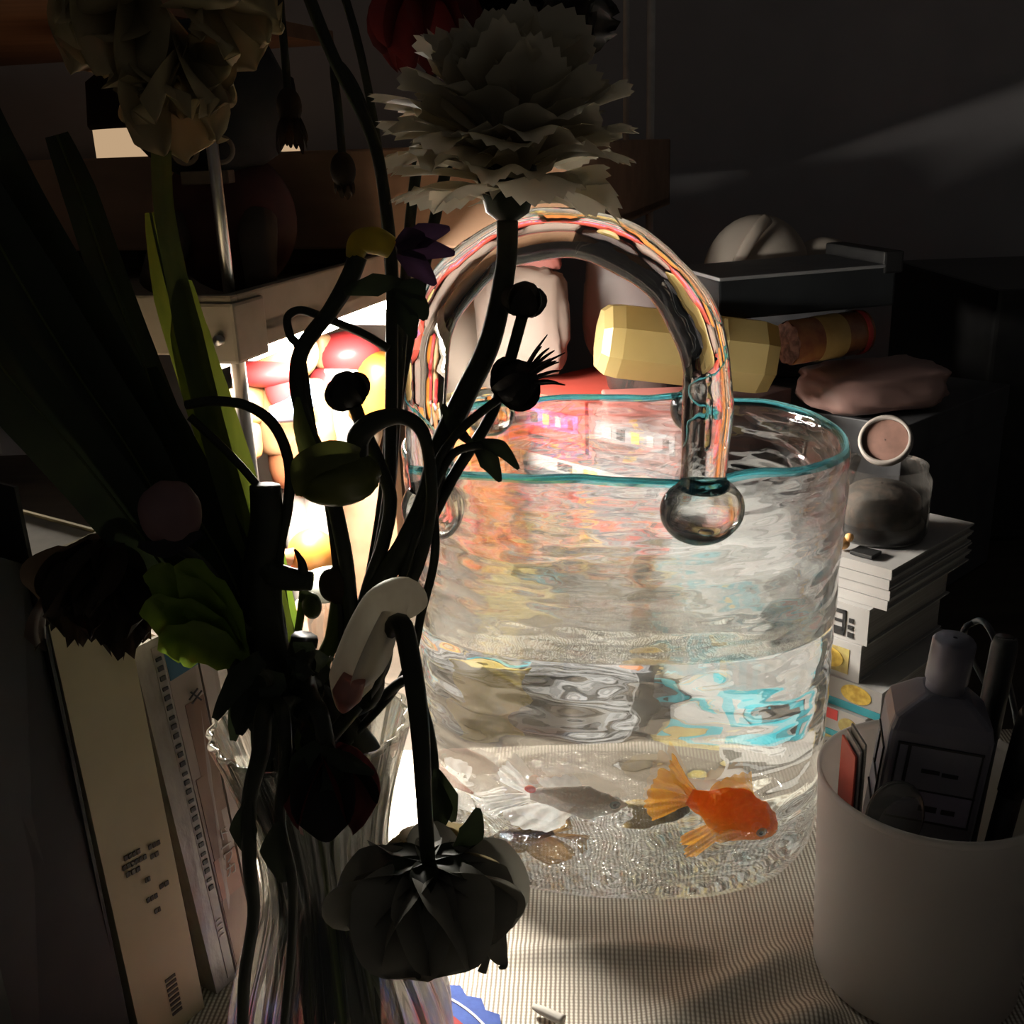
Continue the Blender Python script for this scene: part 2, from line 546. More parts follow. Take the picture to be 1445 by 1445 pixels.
SEG = 180
def ring(z, inset, amp, top=False):
    out = []
    for j in range(SEG):
        th = 2 * math.pi * j / SEG
        r = plan(th) * wall_scale(max(z, 0)) - inset + wob(th, z, amp)
        zz = z + rim_z(th) * max(0, (z - 0.14) / (BH - 0.14)) ** 2
        out.append(Vector((r * math.cos(th), r * math.sin(th), zz)))
    return out
def rings_to_mesh(rings, close_first=None, close_last=None):
    v, f = [], []
    for r in rings: v += r
    for i in range(len(rings) - 1):
        for j in range(SEG):
            a, b = i * SEG + j, i * SEG + (j + 1) % SEG
            f.append((a, b, b + SEG, a + SEG))
    if close_first is not None:
        k = len(v); v.append(close_first)
        for j in range(SEG): f.append((k, (j + 1) % SEG, j))
    if close_last is not None:
        k = len(v); v.append(close_last); o_ = (len(rings) - 1) * SEG
        for j in range(SEG): f.append((k, o_ + j, o_ + (j + 1) % SEG))
    return v, f
TH = 0.0050
AMP = 0.0016
M['bowl_glass'] = glass('bowl_glass', (0.97, 0.99, 0.99), 1.46, 0.15, (0.97, 0.99, 1.0), 0.12, (22, 22, 70), 0.55, 0.0, 0.0065, 1.0, 1.4)
M['base_glass'] = glass('base_glass', (0.97, 0.99, 0.99), 1.46, 0.30, (0.97, 0.99, 1.0), 1.0, (110, 110, 110), None, 0.0, 0.008)
M['rim_glass'] = glass('teal_rim_glass', (0.10, 0.50, 0.60), 1.46, 0.15, (0.1, 0.5, 0.6), 0.2, (60, 60, 60))
M['handle_glass'] = glass('handle_glass', (0.98, 0.98, 0.97), 1.5, 0.0, None, 0.22, (30, 30, 30))
bag = thing('glass_bag_vase', 'clear wavy glass bag shaped fish bowl with arched handle and teal rim', 'fish bowl', BC)
bag.rotation_euler = (0, 0, BYAW)
# outer wall with the base
zs = [0.0] + [0.03 * (1 - math.cos(math.pi / 2 * i / 10)) for i in range(1, 11)] + [0.03 + (BH - 0.004 - 0.03) * i / 90 for i in range(1, 91)]
outer = [ring(z, 0, AMP if z > 0.004 else 0) for z in zs]
base_in = [[p * k for p in outer[0]] for k in (0.25, 0.5, 0.75, 0.92)]
for r in base_in:
    for p in r: p.z = 0
v, f = rings_to_mesh(base_in + outer[:1], Vector((0, 0, 0)))
bs = mesh_obj('bowl_base', v, f, M['base_glass'])
set_parent(bs, bag); bs.matrix_parent_inverse = Matrix.Identity(4)
v, f = rings_to_mesh(outer)
body = mesh_obj('bowl_wall', v, f, M['bowl_glass'])
set_parent(body, bag); body.matrix_parent_inverse = Matrix.Identity(4)
# rim
prof = [(0, BH - 0.004), (0.0002, BH - 0.0018), (0.0012, BH - 0.0003), (0.0021, BH), (0.0030, BH - 0.0003), (TH - 0.0002, BH - 0.0018), (TH, BH - 0.004)]
v, f = rings_to_mesh([ring(z, i_, AMP) for i_, z in prof])
rim = mesh_obj('rim', v, f, M['rim_glass'])
rim['label'] = 'teal rim'
set_parent(rim, bag); rim.matrix_parent_inverse = Matrix.Identity(4)
# dry inner wall
zi = [BH - 0.004 - (BH - 0.004 - WL) * i / 36 for i in range(37)]
v, f = rings_to_mesh([ring(z, TH, AMP * 0.8) for z in zi])
inner = mesh_obj('inner_wall', v, f, M['bowl_glass'])
set_parent(inner, bag); inner.matrix_parent_inverse = Matrix.Identity(4)
# water
m, nt, out = nodes('water_side')
t_ = N(nt, 'ShaderNodeBsdfTransparent', Color=(0.985, 0.995, 0.995, 1))
nt.links.new(t_.outputs[0], out.inputs['Surface'])
M['water_side'] = m
M['water_top'] = glass('water_surface', (0.98, 1.0, 1.0), 1.33, 0.35, None, 0.25, (50, 50, 50))
zw = [0.010 + 0.02 * (1 - math.cos(math.pi / 2 * i / 6)) for i in range(7)] + [0.03 + (WL - 0.03) * i / 20 for i in range(1, 21)]
side = [ring(z, TH + (0.004 if z < 0.02 else 0), AMP * 0.8 if z > 0.02 else 0) for z in zw]
topr = [[Vector((p.x * k, p.y * k, p.z)) for p in side[-1]] for k in (0.985, 0.9, 0.7, 0.45, 0.2)]
for r in topr[1:]:
    for p in r: p.z -= 0.0012
v, f = rings_to_mesh(side + topr, Vector((0, 0, 0.010)), Vector((0, 0, WL - 0.0012)))
nside = (len(side) - 1) * SEG
fm = [0 if i < nside else 1 for i in range(len(f))]
for i in range(len(f) - 2 * SEG, len(f) - SEG): fm[i] = 0
water = mesh_obj('water', v, f, None, None, True, [M['water_side'], M['water_top']], fm)
water.matrix_basis = BM
tag(water, 'clear still water filling the glass bowl past half', 'water')
# handle
def front_at(px, py):
    """the outer wall point seen at a pixel on the front of the bowl"""
    d = ray(px, py); Mi = BM.inverted()
    t = 0.30
    while t < 1.0:
        q = Mi @ (CAM + d * t)
        if math.hypot(q.x, q.y) < plan(math.atan2(q.y, q.x)) * wall_scale(max(0, q.z)): return CAM + d * t
        t += 0.0005
    return CAM + d * 0.5
hl, hr = front_at(613, 714), front_at(989, 716)
for q in (hl, hr): q.y -= 0.004
def knob(c, r, nm='handle_knob'):
    k = MB().ball(c, r, seg=36, ring=24, fn=lambda d: 1 + 0.03 * noise.noise(d * 2.0))
    return k.build(nm, M['handle_glass'], bag)
knob(hl, (0.0165, 0.011, 0.0168)); knob(hr, (0.0200, 0.012, 0.0172))
mid = (hl + hr) / 2
span = (hr - hl)
hx = span.normalized()
half = span.length / 2
topz = P(805, 328, mid.y).z
pts = []
for i in range(41):
    a = math.pi * i / 40
    hgt = topz - mid.z
    x = -math.cos(a)
    z = math.sin(a)
    straight = 0.40
    pts.append((x, z))
path = [hl + Vector((0, 0.001, 0.010))]
R_ = half * 1.0
zc = topz - R_ * 1.02
for k in range(1, 5):
    path.append(Vector((hl.x - 0.0015 * k / 4, hl.y + 0.001, hl.z + 0.01 + (zc - hl.z - 0.01) * k / 5)))
for i in range(0, 25):
    a = math.pi * (1 - i / 24)
    p = mid + hx * (R_ * 1.012 * math.cos(a))
    p.z = zc + R_ * 1.02 * math.sin(a)
    path.append(p)
for k in range(4, 0, -1):
    path.append(Vector((hr.x + 0.0015 * k / 4, hr.y + 0.001, hr.z + 0.01 + (zc - hr.z - 0.01) * k / 5)))
path.append(hr + Vector((0, 0.001, 0.010)))
rad = [0.0112 + 0.0006 * math.sin(i * 1.3) for i in range(len(path))]
hb = MB(); hb.tube(path, rad, 40, res=4)
hb.build('handle', M['handle_glass'], bag)
# the two glass knobs on the far wall
for px, py in ((985, 580), (690, 585)):
    d = ray(px, py)
    Mi = BM.inverted(); t = 0.9
    while t > 0.3:
        q = Mi @ (CAM + d * t)
        if math.hypot(q.x, q.y) < plan(math.atan2(q.y, q.x)) * wall_scale(max(0, q.z)): break
        t -= 0.0005
    c = CAM + d * t; c.y += 0.006
    knob(c, (0.0165, 0.011, 0.0155), 'rear_knob')

# ------------------------------------------------------------------ fish
def fish_mats(pref, body1, body2, belly, fin, fin_thru, bscale=25, glow=0.5):
    m, nt, out = nodes(pref + '_skin')
    b = N(nt, 'ShaderNodeBsdfPrincipled', Roughness=0.35)
    b.inputs['Specular IOR Level'].default_value = 0.5
    vec = coords(nt)
    col, fac = colour_noise(nt, body1, body2, bscale, vec)
    sp = N(nt, 'ShaderNodeSeparateXYZ')
    nt.links.new(vec, sp.inputs[0])
    mr = N(nt, 'ShaderNodeMapRange')
    mr.inputs['From Min'].default_value = -0.20; mr.inputs['From Max'].default_value = 0.02
    nt.links.new(sp.outputs['Z'], mr.inputs['Value'])
    mx = N(nt, 'ShaderNodeMixRGB'); mx.inputs[1].default_value = rgb(belly)
    nt.links.new(mr.outputs[0], mx.inputs[0]); nt.links.new(col, mx.inputs[2])
    nt.links.new(mx.outputs[0], b.inputs['Base Color'])
    vo = N(nt, 'ShaderNodeTexVoronoi', Scale=42.0)
    nt.links.new(vec, vo.inputs['Vector'])
    bp = N(nt, 'ShaderNodeBump', Strength=0.25, Distance=0.01)
    nt.links.new(vo.outputs['Distance'], bp.inputs['Height']); nt.links.new(bp.outputs[0], b.inputs['Normal'])
    tl = N(nt, 'ShaderNodeBsdfTranslucent'); nt.links.new(mx.outputs[0], tl.inputs['Color'])
    ms = N(nt, 'ShaderNodeMixShader', Fac=glow)
    nt.links.new(b.outputs[0], ms.inputs[1]); nt.links.new(tl.outputs[0], ms.inputs[2])
    nt.links.new(ms.outputs[0], out.inputs['Surface'])
    skin = m
    m, nt, out = nodes(pref + '_fin')
    vec = coords(nt)
    col, fac = colour_noise(nt, fin, tuple(min(1, x * 1.25) for x in fin), 18, vec)
    d = N(nt, 'ShaderNodeBsdfDiffuse'); tl = N(nt, 'ShaderNodeBsdfTranslucent'); tr = N(nt, 'ShaderNodeBsdfTransparent')
    nt.links.new(col, d.inputs[0]); nt.links.new(col, tl.inputs[0])
    a = N(nt, 'ShaderNodeMixShader', Fac=0.5); nt.links.new(d.outputs[0], a.inputs[1]); nt.links.new(tl.outputs[0], a.inputs[2])
    c_ = N(nt, 'ShaderNodeMixShader', Fac=fin_thru); nt.links.new(a.outputs[0], c_.inputs[1]); nt.links.new(tr.outputs[0], c_.inputs[2])
    nt.links.new(c_.outputs[0], out.inputs['Surface'])
    return skin, m
def fin_sheet(mb, root_a, root_b, tip_a, tip_b, wave=0.015, rays=9, bulge=0.06, ydir=(0, 1, 0), k=0, scallop=0.05):
    ra, rb, ta, tb = map(Vector, (root_a, root_b, tip_a, tip_b)); yd = Vector(ydir)
    def fn(u, v):
        r, t = ra.lerp(rb, v), ta.lerp(tb, v)
        t = t + (t - r).normalized() * (bulge * math.sin(math.pi * v) + scallop * abs(math.sin(v * rays * math.pi / 2)) * 0.5)
        p = r.lerp(t, u)
        return p + yd * (wave * u * (math.sin(v * rays * 2.1) * 0.5 + math.sin(v * 5 + u * 3)))
    mb.sheet(fn, 10, 28, k)
def make_fish(name, label, secs, skin, finm, loc, length, yaw, pitch, fins, eye_at, eye_r, iris, roll=0.0, group=None):
    """secs: (x, centre z, half height, half width) from tail to nose, in body lengths"""
    root = thing(name, label, 'fish', loc, group)
    root.rotation_euler = (roll, pitch, yaw)
    root.scale = (length,) * 3
    def put(mb, nm, mat):
        o = mb.build(nm, mat)
        o.parent = root
        return o
    mb = MB(); seg = 24; v, f = [], []
    n = 40
    xs = [s[0] for s in secs]
    def interp(x, k):
        for i in range(len(secs) - 1):
            if secs[i][0] <= x <= secs[i + 1][0]:
                t = (x - secs[i][0]) / (secs[i + 1][0] - secs[i][0]); t = t * t * (3 - 2 * t)
                return secs[i][k] + (secs[i + 1][k] - secs[i][k]) * t
        return secs[-1][k]
    rings = []
    for i in range(n + 1):
        u = i / n
        x = xs[0] + (xs[-1] - xs[0]) * (1 - (1 - u) ** 1.35)
        rings.append((x, interp(x, 1), interp(x, 2), interp(x, 3)))
    for x, zc_, hh, hw in rings:
        for j in range(seg):
            a = 2 * math.pi * j / seg
            v.append(Vector((x, hw * math.cos(a), zc_ + hh * math.sin(a))))
    for i in range(n):
        for j in range(seg):
            a, b = i * seg + j, i * seg + (j + 1) % seg
            f.append((a, b, b + seg, a + seg))
    f.append(tuple(reversed(range(seg)))); f.append(tuple(range(n * seg, (n + 1) * seg)))
    mb.add(v, f); put(mb, 'body', skin)
    for nm, lst in fins:
        fm_ = MB()
        for kw in lst: fin_sheet(fm_, **kw)
        put(fm_, nm, finm)
    for s in (-1, 1):
        ex, ey, ez = eye_at
        c = Vector((ex, s * ey, ez))
        e = put(MB().ball(c, (eye_r, eye_r * 0.55, eye_r), seg=18, ring=10), 'eye', iris)
        q = MB().ball(c + Vector((0.0, s * eye_r * 0.30, 0)), (eye_r * 0.50, eye_r * 0.36, eye_r * 0.50), seg=14, ring=8).build('pupil', M['pupil'])
        q.parent = e
    return root, put
M['pupil'] = solid('pupil', (0.005, 0.005, 0.006), None, 0.1)
M['iris_gold'] = solid('iris_gold', (0.95, 0.85, 0.50), (1.0, 0.95, 0.75), 0.2, 200)
M['iris_grey'] = solid('iris_grey', (0.30, 0.38, 0.36), (0.2, 0.26, 0.26), 0.2, 200)
gs, gf = fish_mats('goldfish', (1.0, 0.36, 0.03), (0.97, 0.27, 0.015), (1.0, 0.58, 0.07), (0.95, 0.40, 0.03), 0.25)
g_secs = [(-0.34, 0.03, 0.075, 0.035), (-0.22, 0.01, 0.115, 0.075), (-0.05, 0.0, 0.215, 0.13), (0.12, -0.01, 0.25, 0.155),
          (0.28, -0.02, 0.20, 0.145), (0.40, -0.045, 0.145, 0.12), (0.48, -0.065, 0.085, 0.075), (0.515, -0.075, 0.02, 0.02)]
g_fins = [('tail_fin', [dict(root_a=(-0.30, 0, 0.10), root_b=(-0.30, 0.0, 0.00), tip_a=(-0.60, 0.05, 0.36), tip_b=(-0.50, 0.03, 0.12), wave=0.03),
                        dict(root_a=(-0.30, 0, 0.05), root_b=(-0.30, 0.0, -0.04), tip_a=(-0.66, -0.04, 0.02), tip_b=(-0.54, -0.02, -0.30), wave=0.04),
                        dict(root_a=(-0.30, 0.01, 0.08), root_b=(-0.30, 0.01, -0.02), tip_a=(-0.62, 0.14, 0.20), tip_b=(-0.56, 0.12, -0.20), wave=0.04)]),
          ('dorsal_fin', [dict(root_a=(-0.20, 0, 0.10), root_b=(0.17, 0, 0.215), tip_a=(-0.20, 0.01, 0.20), tip_b=(0.06, 0.01, 0.42), wave=0.01, bulge=0.03)]),
          ('pelvic_fin', [dict(root_a=(-0.04, 0.06, -0.17), root_b=(0.05, 0.06, -0.20), tip_a=(-0.22, 0.10, -0.40), tip_b=(-0.10, 0.11, -0.46), wave=0.02),
                          dict(root_a=(-0.02, -0.06, -0.17), root_b=(0.07, -0.06, -0.20), tip_a=(-0.18, -0.11, -0.42), tip_b=(-0.06, -0.12, -0.47), wave=0.02)]),
          ('pectoral_fin', [dict(root_a=(0.20, -0.135, -0.08), root_b=(0.20, -0.12, -0.15), tip_a=(0.05, -0.21, -0.10), tip_b=(0.07, -0.19, -0.24), wave=0.015),
                            dict(root_a=(0.20, 0.135, -0.08), root_b=(0.20, 0.12, -0.15), tip_a=(0.05, 0.21, -0.10), tip_b=(0.07, 0.19, -0.24), wave=0.015)])]
GOLD_AT = P(1015, 1128, 0.507)
make_fish('goldfish', 'bright orange goldfish swimming nose down in the glass bowl', g_secs, gs, gf, GOLD_AT, 0.061,
          math.radians(-8), math.radians(20), g_fins, (0.375, 0.128, -0.06), 0.050, M['iris_gold'], group=None)
ws, wf = fish_mats('white_fish', (0.86, 0.80, 0.72), (0.88, 0.74, 0.64), (0.82, 0.84, 0.82), (0.82, 0.84, 0.84), 0.40, glow=0.22)
w_secs = [(-0.40, 0.02, 0.055, 0.03), (-0.28, 0.02, 0.10, 0.06), (-0.08, 0.0, 0.165, 0.09), (0.12, -0.01, 0.185, 0.10),
          (0.28, -0.02, 0.135, 0.095), (0.40, -0.03, 0.085, 0.07), (0.48, -0.035, 0.035, 0.035), (0.505, -0.035, 0.008, 0.008)]
w_fins = [('tail_fin', [dict(root_a=(-0.38, 0, 0.07), root_b=(-0.38, 0, -0.02), tip_a=(-0.58, 0.05, 0.30), tip_b=(-0.66, 0.0, 0.10), wave=0.03),
                        dict(root_a=(-0.38, 0, 0.03), root_b=(-0.38, 0, -0.05), tip_a=(-0.82, 0.04, -0.10), tip_b=(-0.70, -0.05, -0.28), wave=0.05)]),
          ('anal_fin', [dict(root_a=(-0.32, 0, -0.06), root_b=(0.05, 0, -0.15), tip_a=(-0.62, 0.03, -0.24), tip_b=(-0.20, 0.02, -0.42), wave=0.03)]),
          ('dorsal_fin', [dict(root_a=(-0.25, 0, 0.09), root_b=(0.1, 0, 0.145), tip_a=(-0.34, 0.0, 0.18), tip_b=(0.0, 0.0, 0.24), wave=0.01, bulge=0.02)])]
WHITE_AT = P(812, 1112, 0.512)
wr, put = make_fish('white_fish', 'pearly white fish with a red patch above its tail', w_secs, ws, wf, WHITE_AT, 0.058,
          math.radians(-4), math.radians(4), w_fins, (0.385, 0.076, -0.005), 0.048, M['iris_grey'])
M['red_patch'] = solid('red_patch', (0.85, 0.10, 0.01), (0.8, 0.13, 0.02), 0.4, translucent=0.3)
put(MB().ball((-0.40, -0.03, 0.085), (0.055, 0.03, 0.05)), 'red_patch', M['red_patch'])
ps, pf = fish_mats('pink_fish', (0.80, 0.42, 0.34), (0.84, 0.58, 0.48), (0.85, 0.72, 0.64), (0.84, 0.82, 0.80), 0.68, glow=0.25)
make_fish('pink_fish', 'pale pink fish with a wide veil fin behind the drooping rose stem', w_secs, ps, pf, P(664, 1076, 0.556), 0.044,
          math.radians(186), math.radians(-28), w_fins, (0.40, 0.068, -0.005), 0.038, M['iris_grey'])
ds, df = fish_mats('dark_fish', (0.05, 0.035, 0.02), (0.10, 0.06, 0.02), (0.30, 0.17, 0.04), (0.16, 0.09, 0.03), 0.15)
make_fish('dark_fish', 'dark brown fish with amber fins near the bowl floor', w_secs, ds, df, P(752, 1160, 0.530), 0.040,
          math.radians(170), math.radians(14), w_fins, (0.40, 0.068, -0.005), 0.038, M['iris_gold'])
# pebble
M['pebble'] = solid('pebble', (0.10, 0.06, 0.015), (0.22, 0.15, 0.04), 0.6, 120, bump=0.4)
pc = PZ(818, 1150, 0.02); pc = P(818, 1152, 0.535)
peb = MB().ball((0.085, 0.590, 0.0205), (0.019, 0.011, 0.008), seg=24, ring=14, fn=lambda d: 1 + 0.25 * noise.noise(d * 1.8))
tag(peb.build('pebble', M['pebble']), 'mottled brown pebble lying on the bowl floor', 'pebble')
# ------------------------------------------------------------------ things behind and beside the bowl
def hbox(corner, ang, w, d, h, z0=0.0):
    """matrix + sizes for a box whose near corner is given; local x runs back-left (w), local y runs back-right (d)"""
    a = math.radians(ang)
    lx = Vector((-math.sin(a), math.cos(a), 0)); ly = Vector((math.cos(a), math.sin(a), 0))
    return Matrix.Translation(Vector((corner[0], corner[1], z0))) @ Matrix((ly, lx, Vector((0, 0, 1)))).transposed().to_4x4()
M['paper'] = solid('paper_pages', (0.34, 0.325, 0.30), (0.26, 0.245, 0.22), 0.85, 1.0, (6, 6, 900), bump=0.1)
M['white_cover'] = solid('white_cover', (0.38, 0.37, 0.36), (0.34, 0.33, 0.32), 0.4, 30)
M['cyan'] = solid('cyan_print', (0.025, 0.24, 0.30), (0.05, 0.32, 0.38), 0.35, 60)
M['red'] = solid('red_print', (0.55, 0.06, 0.05), (0.45, 0.04, 0.04), 0.4, 60)
M['yellow'] = solid('yellow_print', (0.70, 0.50, 0.10), (0.45, 0.28, 0.05), 0.4, 220)
M['ink'] = solid('black_ink', (0.02, 0.02, 0.02), None, 0.6)
M['dark_yellow'] = solid('olive_print', (0.40, 0.34, 0.12), (0.30, 0.22, 0.08), 0.4, 200)
BKW, BKD = 0.175, 0.118
def comic(corner, z0, h, label, cover, deco, ang=43, w=BKW, d=BKD):
    """book lying flat: local y = along the spine (back-left), local x = depth (back-right); the spine is at x = 0"""
    B = hbox(corner, ang, w, d, h, z0)
    t = thing('comic_book', label, 'book', B @ Vector((d / 2, w / 2, 0)), 'comics stacked beside the bowl')
    MB().box((0.002, 0.002, 0.0012), (d - 0.002, w - 0.002, h - 0.0012), B).build('pages', M['paper'], t, False)
    c_ = MB()
    c_.box((0, 0, 0), (d, w, 0.0012), B); c_.box((0, 0, h - 0.0012), (d, w, h), B)
    c_.box((0, 0, 0.0012), (0.0014, w, h - 0.0012), B)
    c_.build('cover', cover, t, False)
    return t, B, h
def spine_patch(t, B, y0, y1, z0, z1, mat, name='spine_print', lift=0.0004):
    MB().box((-lift, y0, z0), (0.0002, y1, z1), B).build(name, mat, t, False)
def spine_disc(t, B, y, z, ry, rz, mat, name='printed_emblem', lift=0.0005):
    v = [B @ Vector((-lift, y, z))] + [B @ Vector((-lift, y + ry * math.cos(a * 0.2618), z + rz * math.sin(a * 0.2618))) for a in range(24)]
    b_ = [B @ Vector((0.0002, y + ry * math.cos(a * 0.2618), z + rz * math.sin(a * 0.2618))) for a in range(24)]
    f = [(0, 1 + (i + 1) % 24, 1 + i) for i in range(24)] + [(1 + i, 1 + (i + 1) % 24, 25 + (i + 1) % 24, 25 + i) for i in range(24)]
    mesh_obj(name, v + b_, f, mat, t, False)
k0 = PZ(1213, 1082, 0.0)
ex, ey = k0.x, k0.y
z = 0.0
t, B, h = comic((ex - 0.002, ey + 0.006), z, 0.013, 'cream comic with dark round emblem, bottom of the stack', M['dark_yellow'], None)
spine_disc(t, B, 0.018, 0.0065, 0.007, 0.005, M['white_cover']); spine_disc(t, B, 0.018, 0.0065, 0.004, 0.003, M['ink'], lift=0.0007)
spine_disc(t, B, 0.06, 0.0065, 0.007, 0.005, M['white_cover']); z += h + 0.0003
t, B, h = comic((ex + 0.002, ey + 0.002), z, 0.021, 'comic with a red and cyan striped spine low in the stack', M['white_cover'], None)
spine_patch(t, B, 0.0, BKW, 0.0, 0.0045, M['cyan']); spine_patch(t, B, 0.020, 0.06, 0.0125, 0.020, M['red']); spine_patch(t, B, 0.10, 0.15, 0.0125, 0.020, M['red'])
spine_disc(t, B, 0.012, 0.011, 0.007, 0.006, M['dark_yellow']); z += h + 0.0003
t, B, h = comic((ex + 0.010, ey - 0.002), z, 0.021, 'comic with golden round emblems above a cyan stripe', M['white_cover'], None)
spine_patch(t, B, 0.0, BKW, 0.0005, 0.006, M['cyan'])
spine_disc(t, B, 0.018, 0.0135, 0.011, 0.0065, M['yellow']); spine_disc(t, B, 0.05, 0.0135, 0.011, 0.0065, M['dark_yellow']); spine_disc(t, B, 0.09, 0.0135, 0.011, 0.0065, M['yellow']); z += h + 0.0003
t, B, h = comic((ex - 0.001, ey + 0.012), z, 0.027, 'thick white comic with one yellow square emblem on its spine', M['white_cover'], None)
spine_patch(t, B, 0.008, 0.034, 0.004, 0.022, M['dark_yellow']); spine_disc(t, B, 0.022, 0.013, 0.010, 0.007, M['yellow'], lift=0.0008); z += h + 0.0003
t, B, h = comic((ex + 0.002, ey + 0.011), z, 0.026, 'white comic with bold black lettering on its spine', M['white_cover'], None)
TM = B @ Matrix.Translation(Vector((-0.0005, 0.019, 0.013))) @ Matrix(((0, 0, -1, 0), (0, -1, 0, 0), (-1, 0, 0, 0), (0, 0, 0, 1)))
TM = B @ Matrix.Translation(Vector((-0.0006, 0.021, 0.013))) @ Matrix(((0, 0, -1, 0), (0, 1, 0, 0), (1, 0, 0, 0), (0, 0, 0, 1)))
for y0_, y1_, z0_, z1_ in ((0.0250, 0.0272, 0.003, 0.021), (0.0160, 0.0250, 0.0185, 0.0210), (0.0160, 0.0182, 0.006, 0.0210), (0.0175, 0.0250, 0.0120, 0.0140), (0.0165, 0.0250, 0.003, 0.0085), (0.0105, 0.0135, 0.0135, 0.0165), (0.0105, 0.0140, 0.0085, 0.0115), (0.0100, 0.0140, 0.003, 0.0065)):
    spine_patch(t, B, y0_, y1_, z0_, z1_, M['ink'], 'printed_stroke', 0.0007)
spine_patch(t, B, 0.031, 0.055, 0.003, 0.021, M['shelf_grey'] if False else M['paper']); z += h + 0.0003
for i in range(4):
    t, B, h = comic((ex + 0.012 + 0.001 * (i % 2), ey + 0.008), z, 0.0068, ('lowest of the thin white booklets, lying on the lettered comic', 'second thin white booklet up from the lettered comic', 'third thin white booklet, just under the topmost one', 'topmost thin white booklet, carrying the clear jar')[i], M['white_cover'], None)
    z += h + 0.0004
STACK_TOP = z
# things on the stack
M['clear'] = thin_clear('clear_plastic', (0.93, 0.93, 0.92), 0.06, (0.6, 0.56, 0.52))
jc = PZ(1232, 772, STACK_TOP) + Vector((0.012, 0.026, 0))
jar = thing('storage_jar', 'clear plastic jar with a dark base on the comic stack', 'jar', (jc.x, jc.y, STACK_TOP))
J = Matrix.Translation((jc.x, jc.y, STACK_TOP + 0.0005))
MB().lathe([(0.001, 0), (0.030, 0), (0.032, 0.004), (0.032, 0.040), (0.029, 0.046), (0.029, 0.050)], 40, J).build('jar_body', M['clear'], jar)
MB().lathe([(0.001, 0.001), (0.0295, 0.001), (0.0295, 0.010), (0.001, 0.010)], 32, J).build('jar_base', M['black'], jar)
M['jar_fill'] = solid('jar_fill', (0.10, 0.075, 0.06), (0.05, 0.045, 0.04), 0.8, 150, bump=0.4)
MB().lathe([(0.001, 0.0105), (0.027, 0.0105), (0.026, 0.028), (0.018, 0.034), (0.001, 0.036)], 32, J, fn=lambda a, z_: 1 + 0.03 * math.sin(5 * a + z_ * 200)).build('jar_filling', M['jar_fill'], jar)
M['lid_pink'] = solid('pale_pink_label', (0.26, 0.14, 0.11), (0.20, 0.11, 0.085), 0.6, 120)
M['lid_white'] = solid('lid_white', (0.34, 0.30, 0.27), None, 0.5)
lc = Vector((jc.x, jc.y, STACK_TOP + 0.0660))
L_ = Matrix.Translation(lc) @ basis((-0.42, -0.72, 0.55))
tin = thing('round_tin', 'small round tin with a pale rim lying on the clear jar', 'tin', lc - Vector((0, 0, 0.017)))
MB().lathe([(0.0005, 0.0), (0.0165, 0.0), (0.0175, 0.001), (0.0175, 0.006), (0.015, 0.007), (0.015, 0.004), (0.0005, 0.004)], 40, L_ @ Matrix.Translation((0, 0, -0.003))).build('tin_body', M['lid_white'], tin)
MB().lathe([(0.0005, 0.0020), (0.0146, 0.0016), (0.0148, 0.001)], 40, L_).build('tin_label', M['lid_pink'], tin, False)
# orange trinket and dark card
M['orange_toy'] = solid('orange_plastic', (0.80, 0.36, 0.10), (0.75, 0.45, 0.2), 0.4)
tc_ = PZ(1188, 776, STACK_TOP)
tr = thing('duck_trinket', 'tiny orange duck trinket at the edge of the comic stack', 'trinket', (tc_.x, tc_.y, STACK_TOP))
MB().ball((tc_.x, tc_.y, STACK_TOP + 0.0046), (0.005, 0.004, 0.0042)).build('body', M['orange_toy'], tr)
MB().ball((tc_.x + 0.004, tc_.y - 0.001, STACK_TOP + 0.009), (0.003, 0.003, 0.003)).build('head', M['orange_toy'], tr)
MB().ball((tc_.x - 0.005, tc_.y + 0.001, STACK_TOP + 0.008), (0.002, 0.003, 0.004)).build('tail', M['white_cover'], tr)
tc_ = PZ(1240, 797, STACK_TOP)
K = hbox((tc_.x, tc_.y + 0.004), 43, 0.03, 0.05, 0.004, STACK_TOP)
tag(MB().box((0.001, 0.004, 0.0003), (0.014, 0.020, 0.003), K, bev=0.0006).build('memo_card', M['black'], None, False), 'flat black card case on the comic stack corner', 'card case')

# boxes behind the bowl
M['coral'] = solid('coral_card', (0.46, 0.07, 0.05), (0.40, 0.06, 0.04), 0.5, 40)
M['orange_card'] = solid('orange_card', (0.42, 0.15, 0.035), (0.36, 0.12, 0.03), 0.5, 50)
M['mauve'] = solid('mauve_card', (0.16, 0.09, 0.08), (0.12, 0.07, 0.065), 0.55, 40)
M['grey_card'] = solid('grey_card', (0.20, 0.20, 0.20), (0.16, 0.16, 0.17), 0.6, 40)
M['blue_pink'] = solid('blue_pink_print', (0.07, 0.12, 0.34), (0.40, 0.06, 0.14), 0.45, 60)
M['peach'] = solid('peach_card', (0.42, 0.25, 0.16), (0.36, 0.21, 0.13), 0.55, 40)
M['charcoal'] = solid('charcoal_card', (0.05, 0.05, 0.055), (0.07, 0.07, 0.075), 0.5, 40)
M['cream_card'] = solid('cream_card', (0.38, 0.31, 0.18), (0.33, 0.27, 0.15), 0.55, 40)
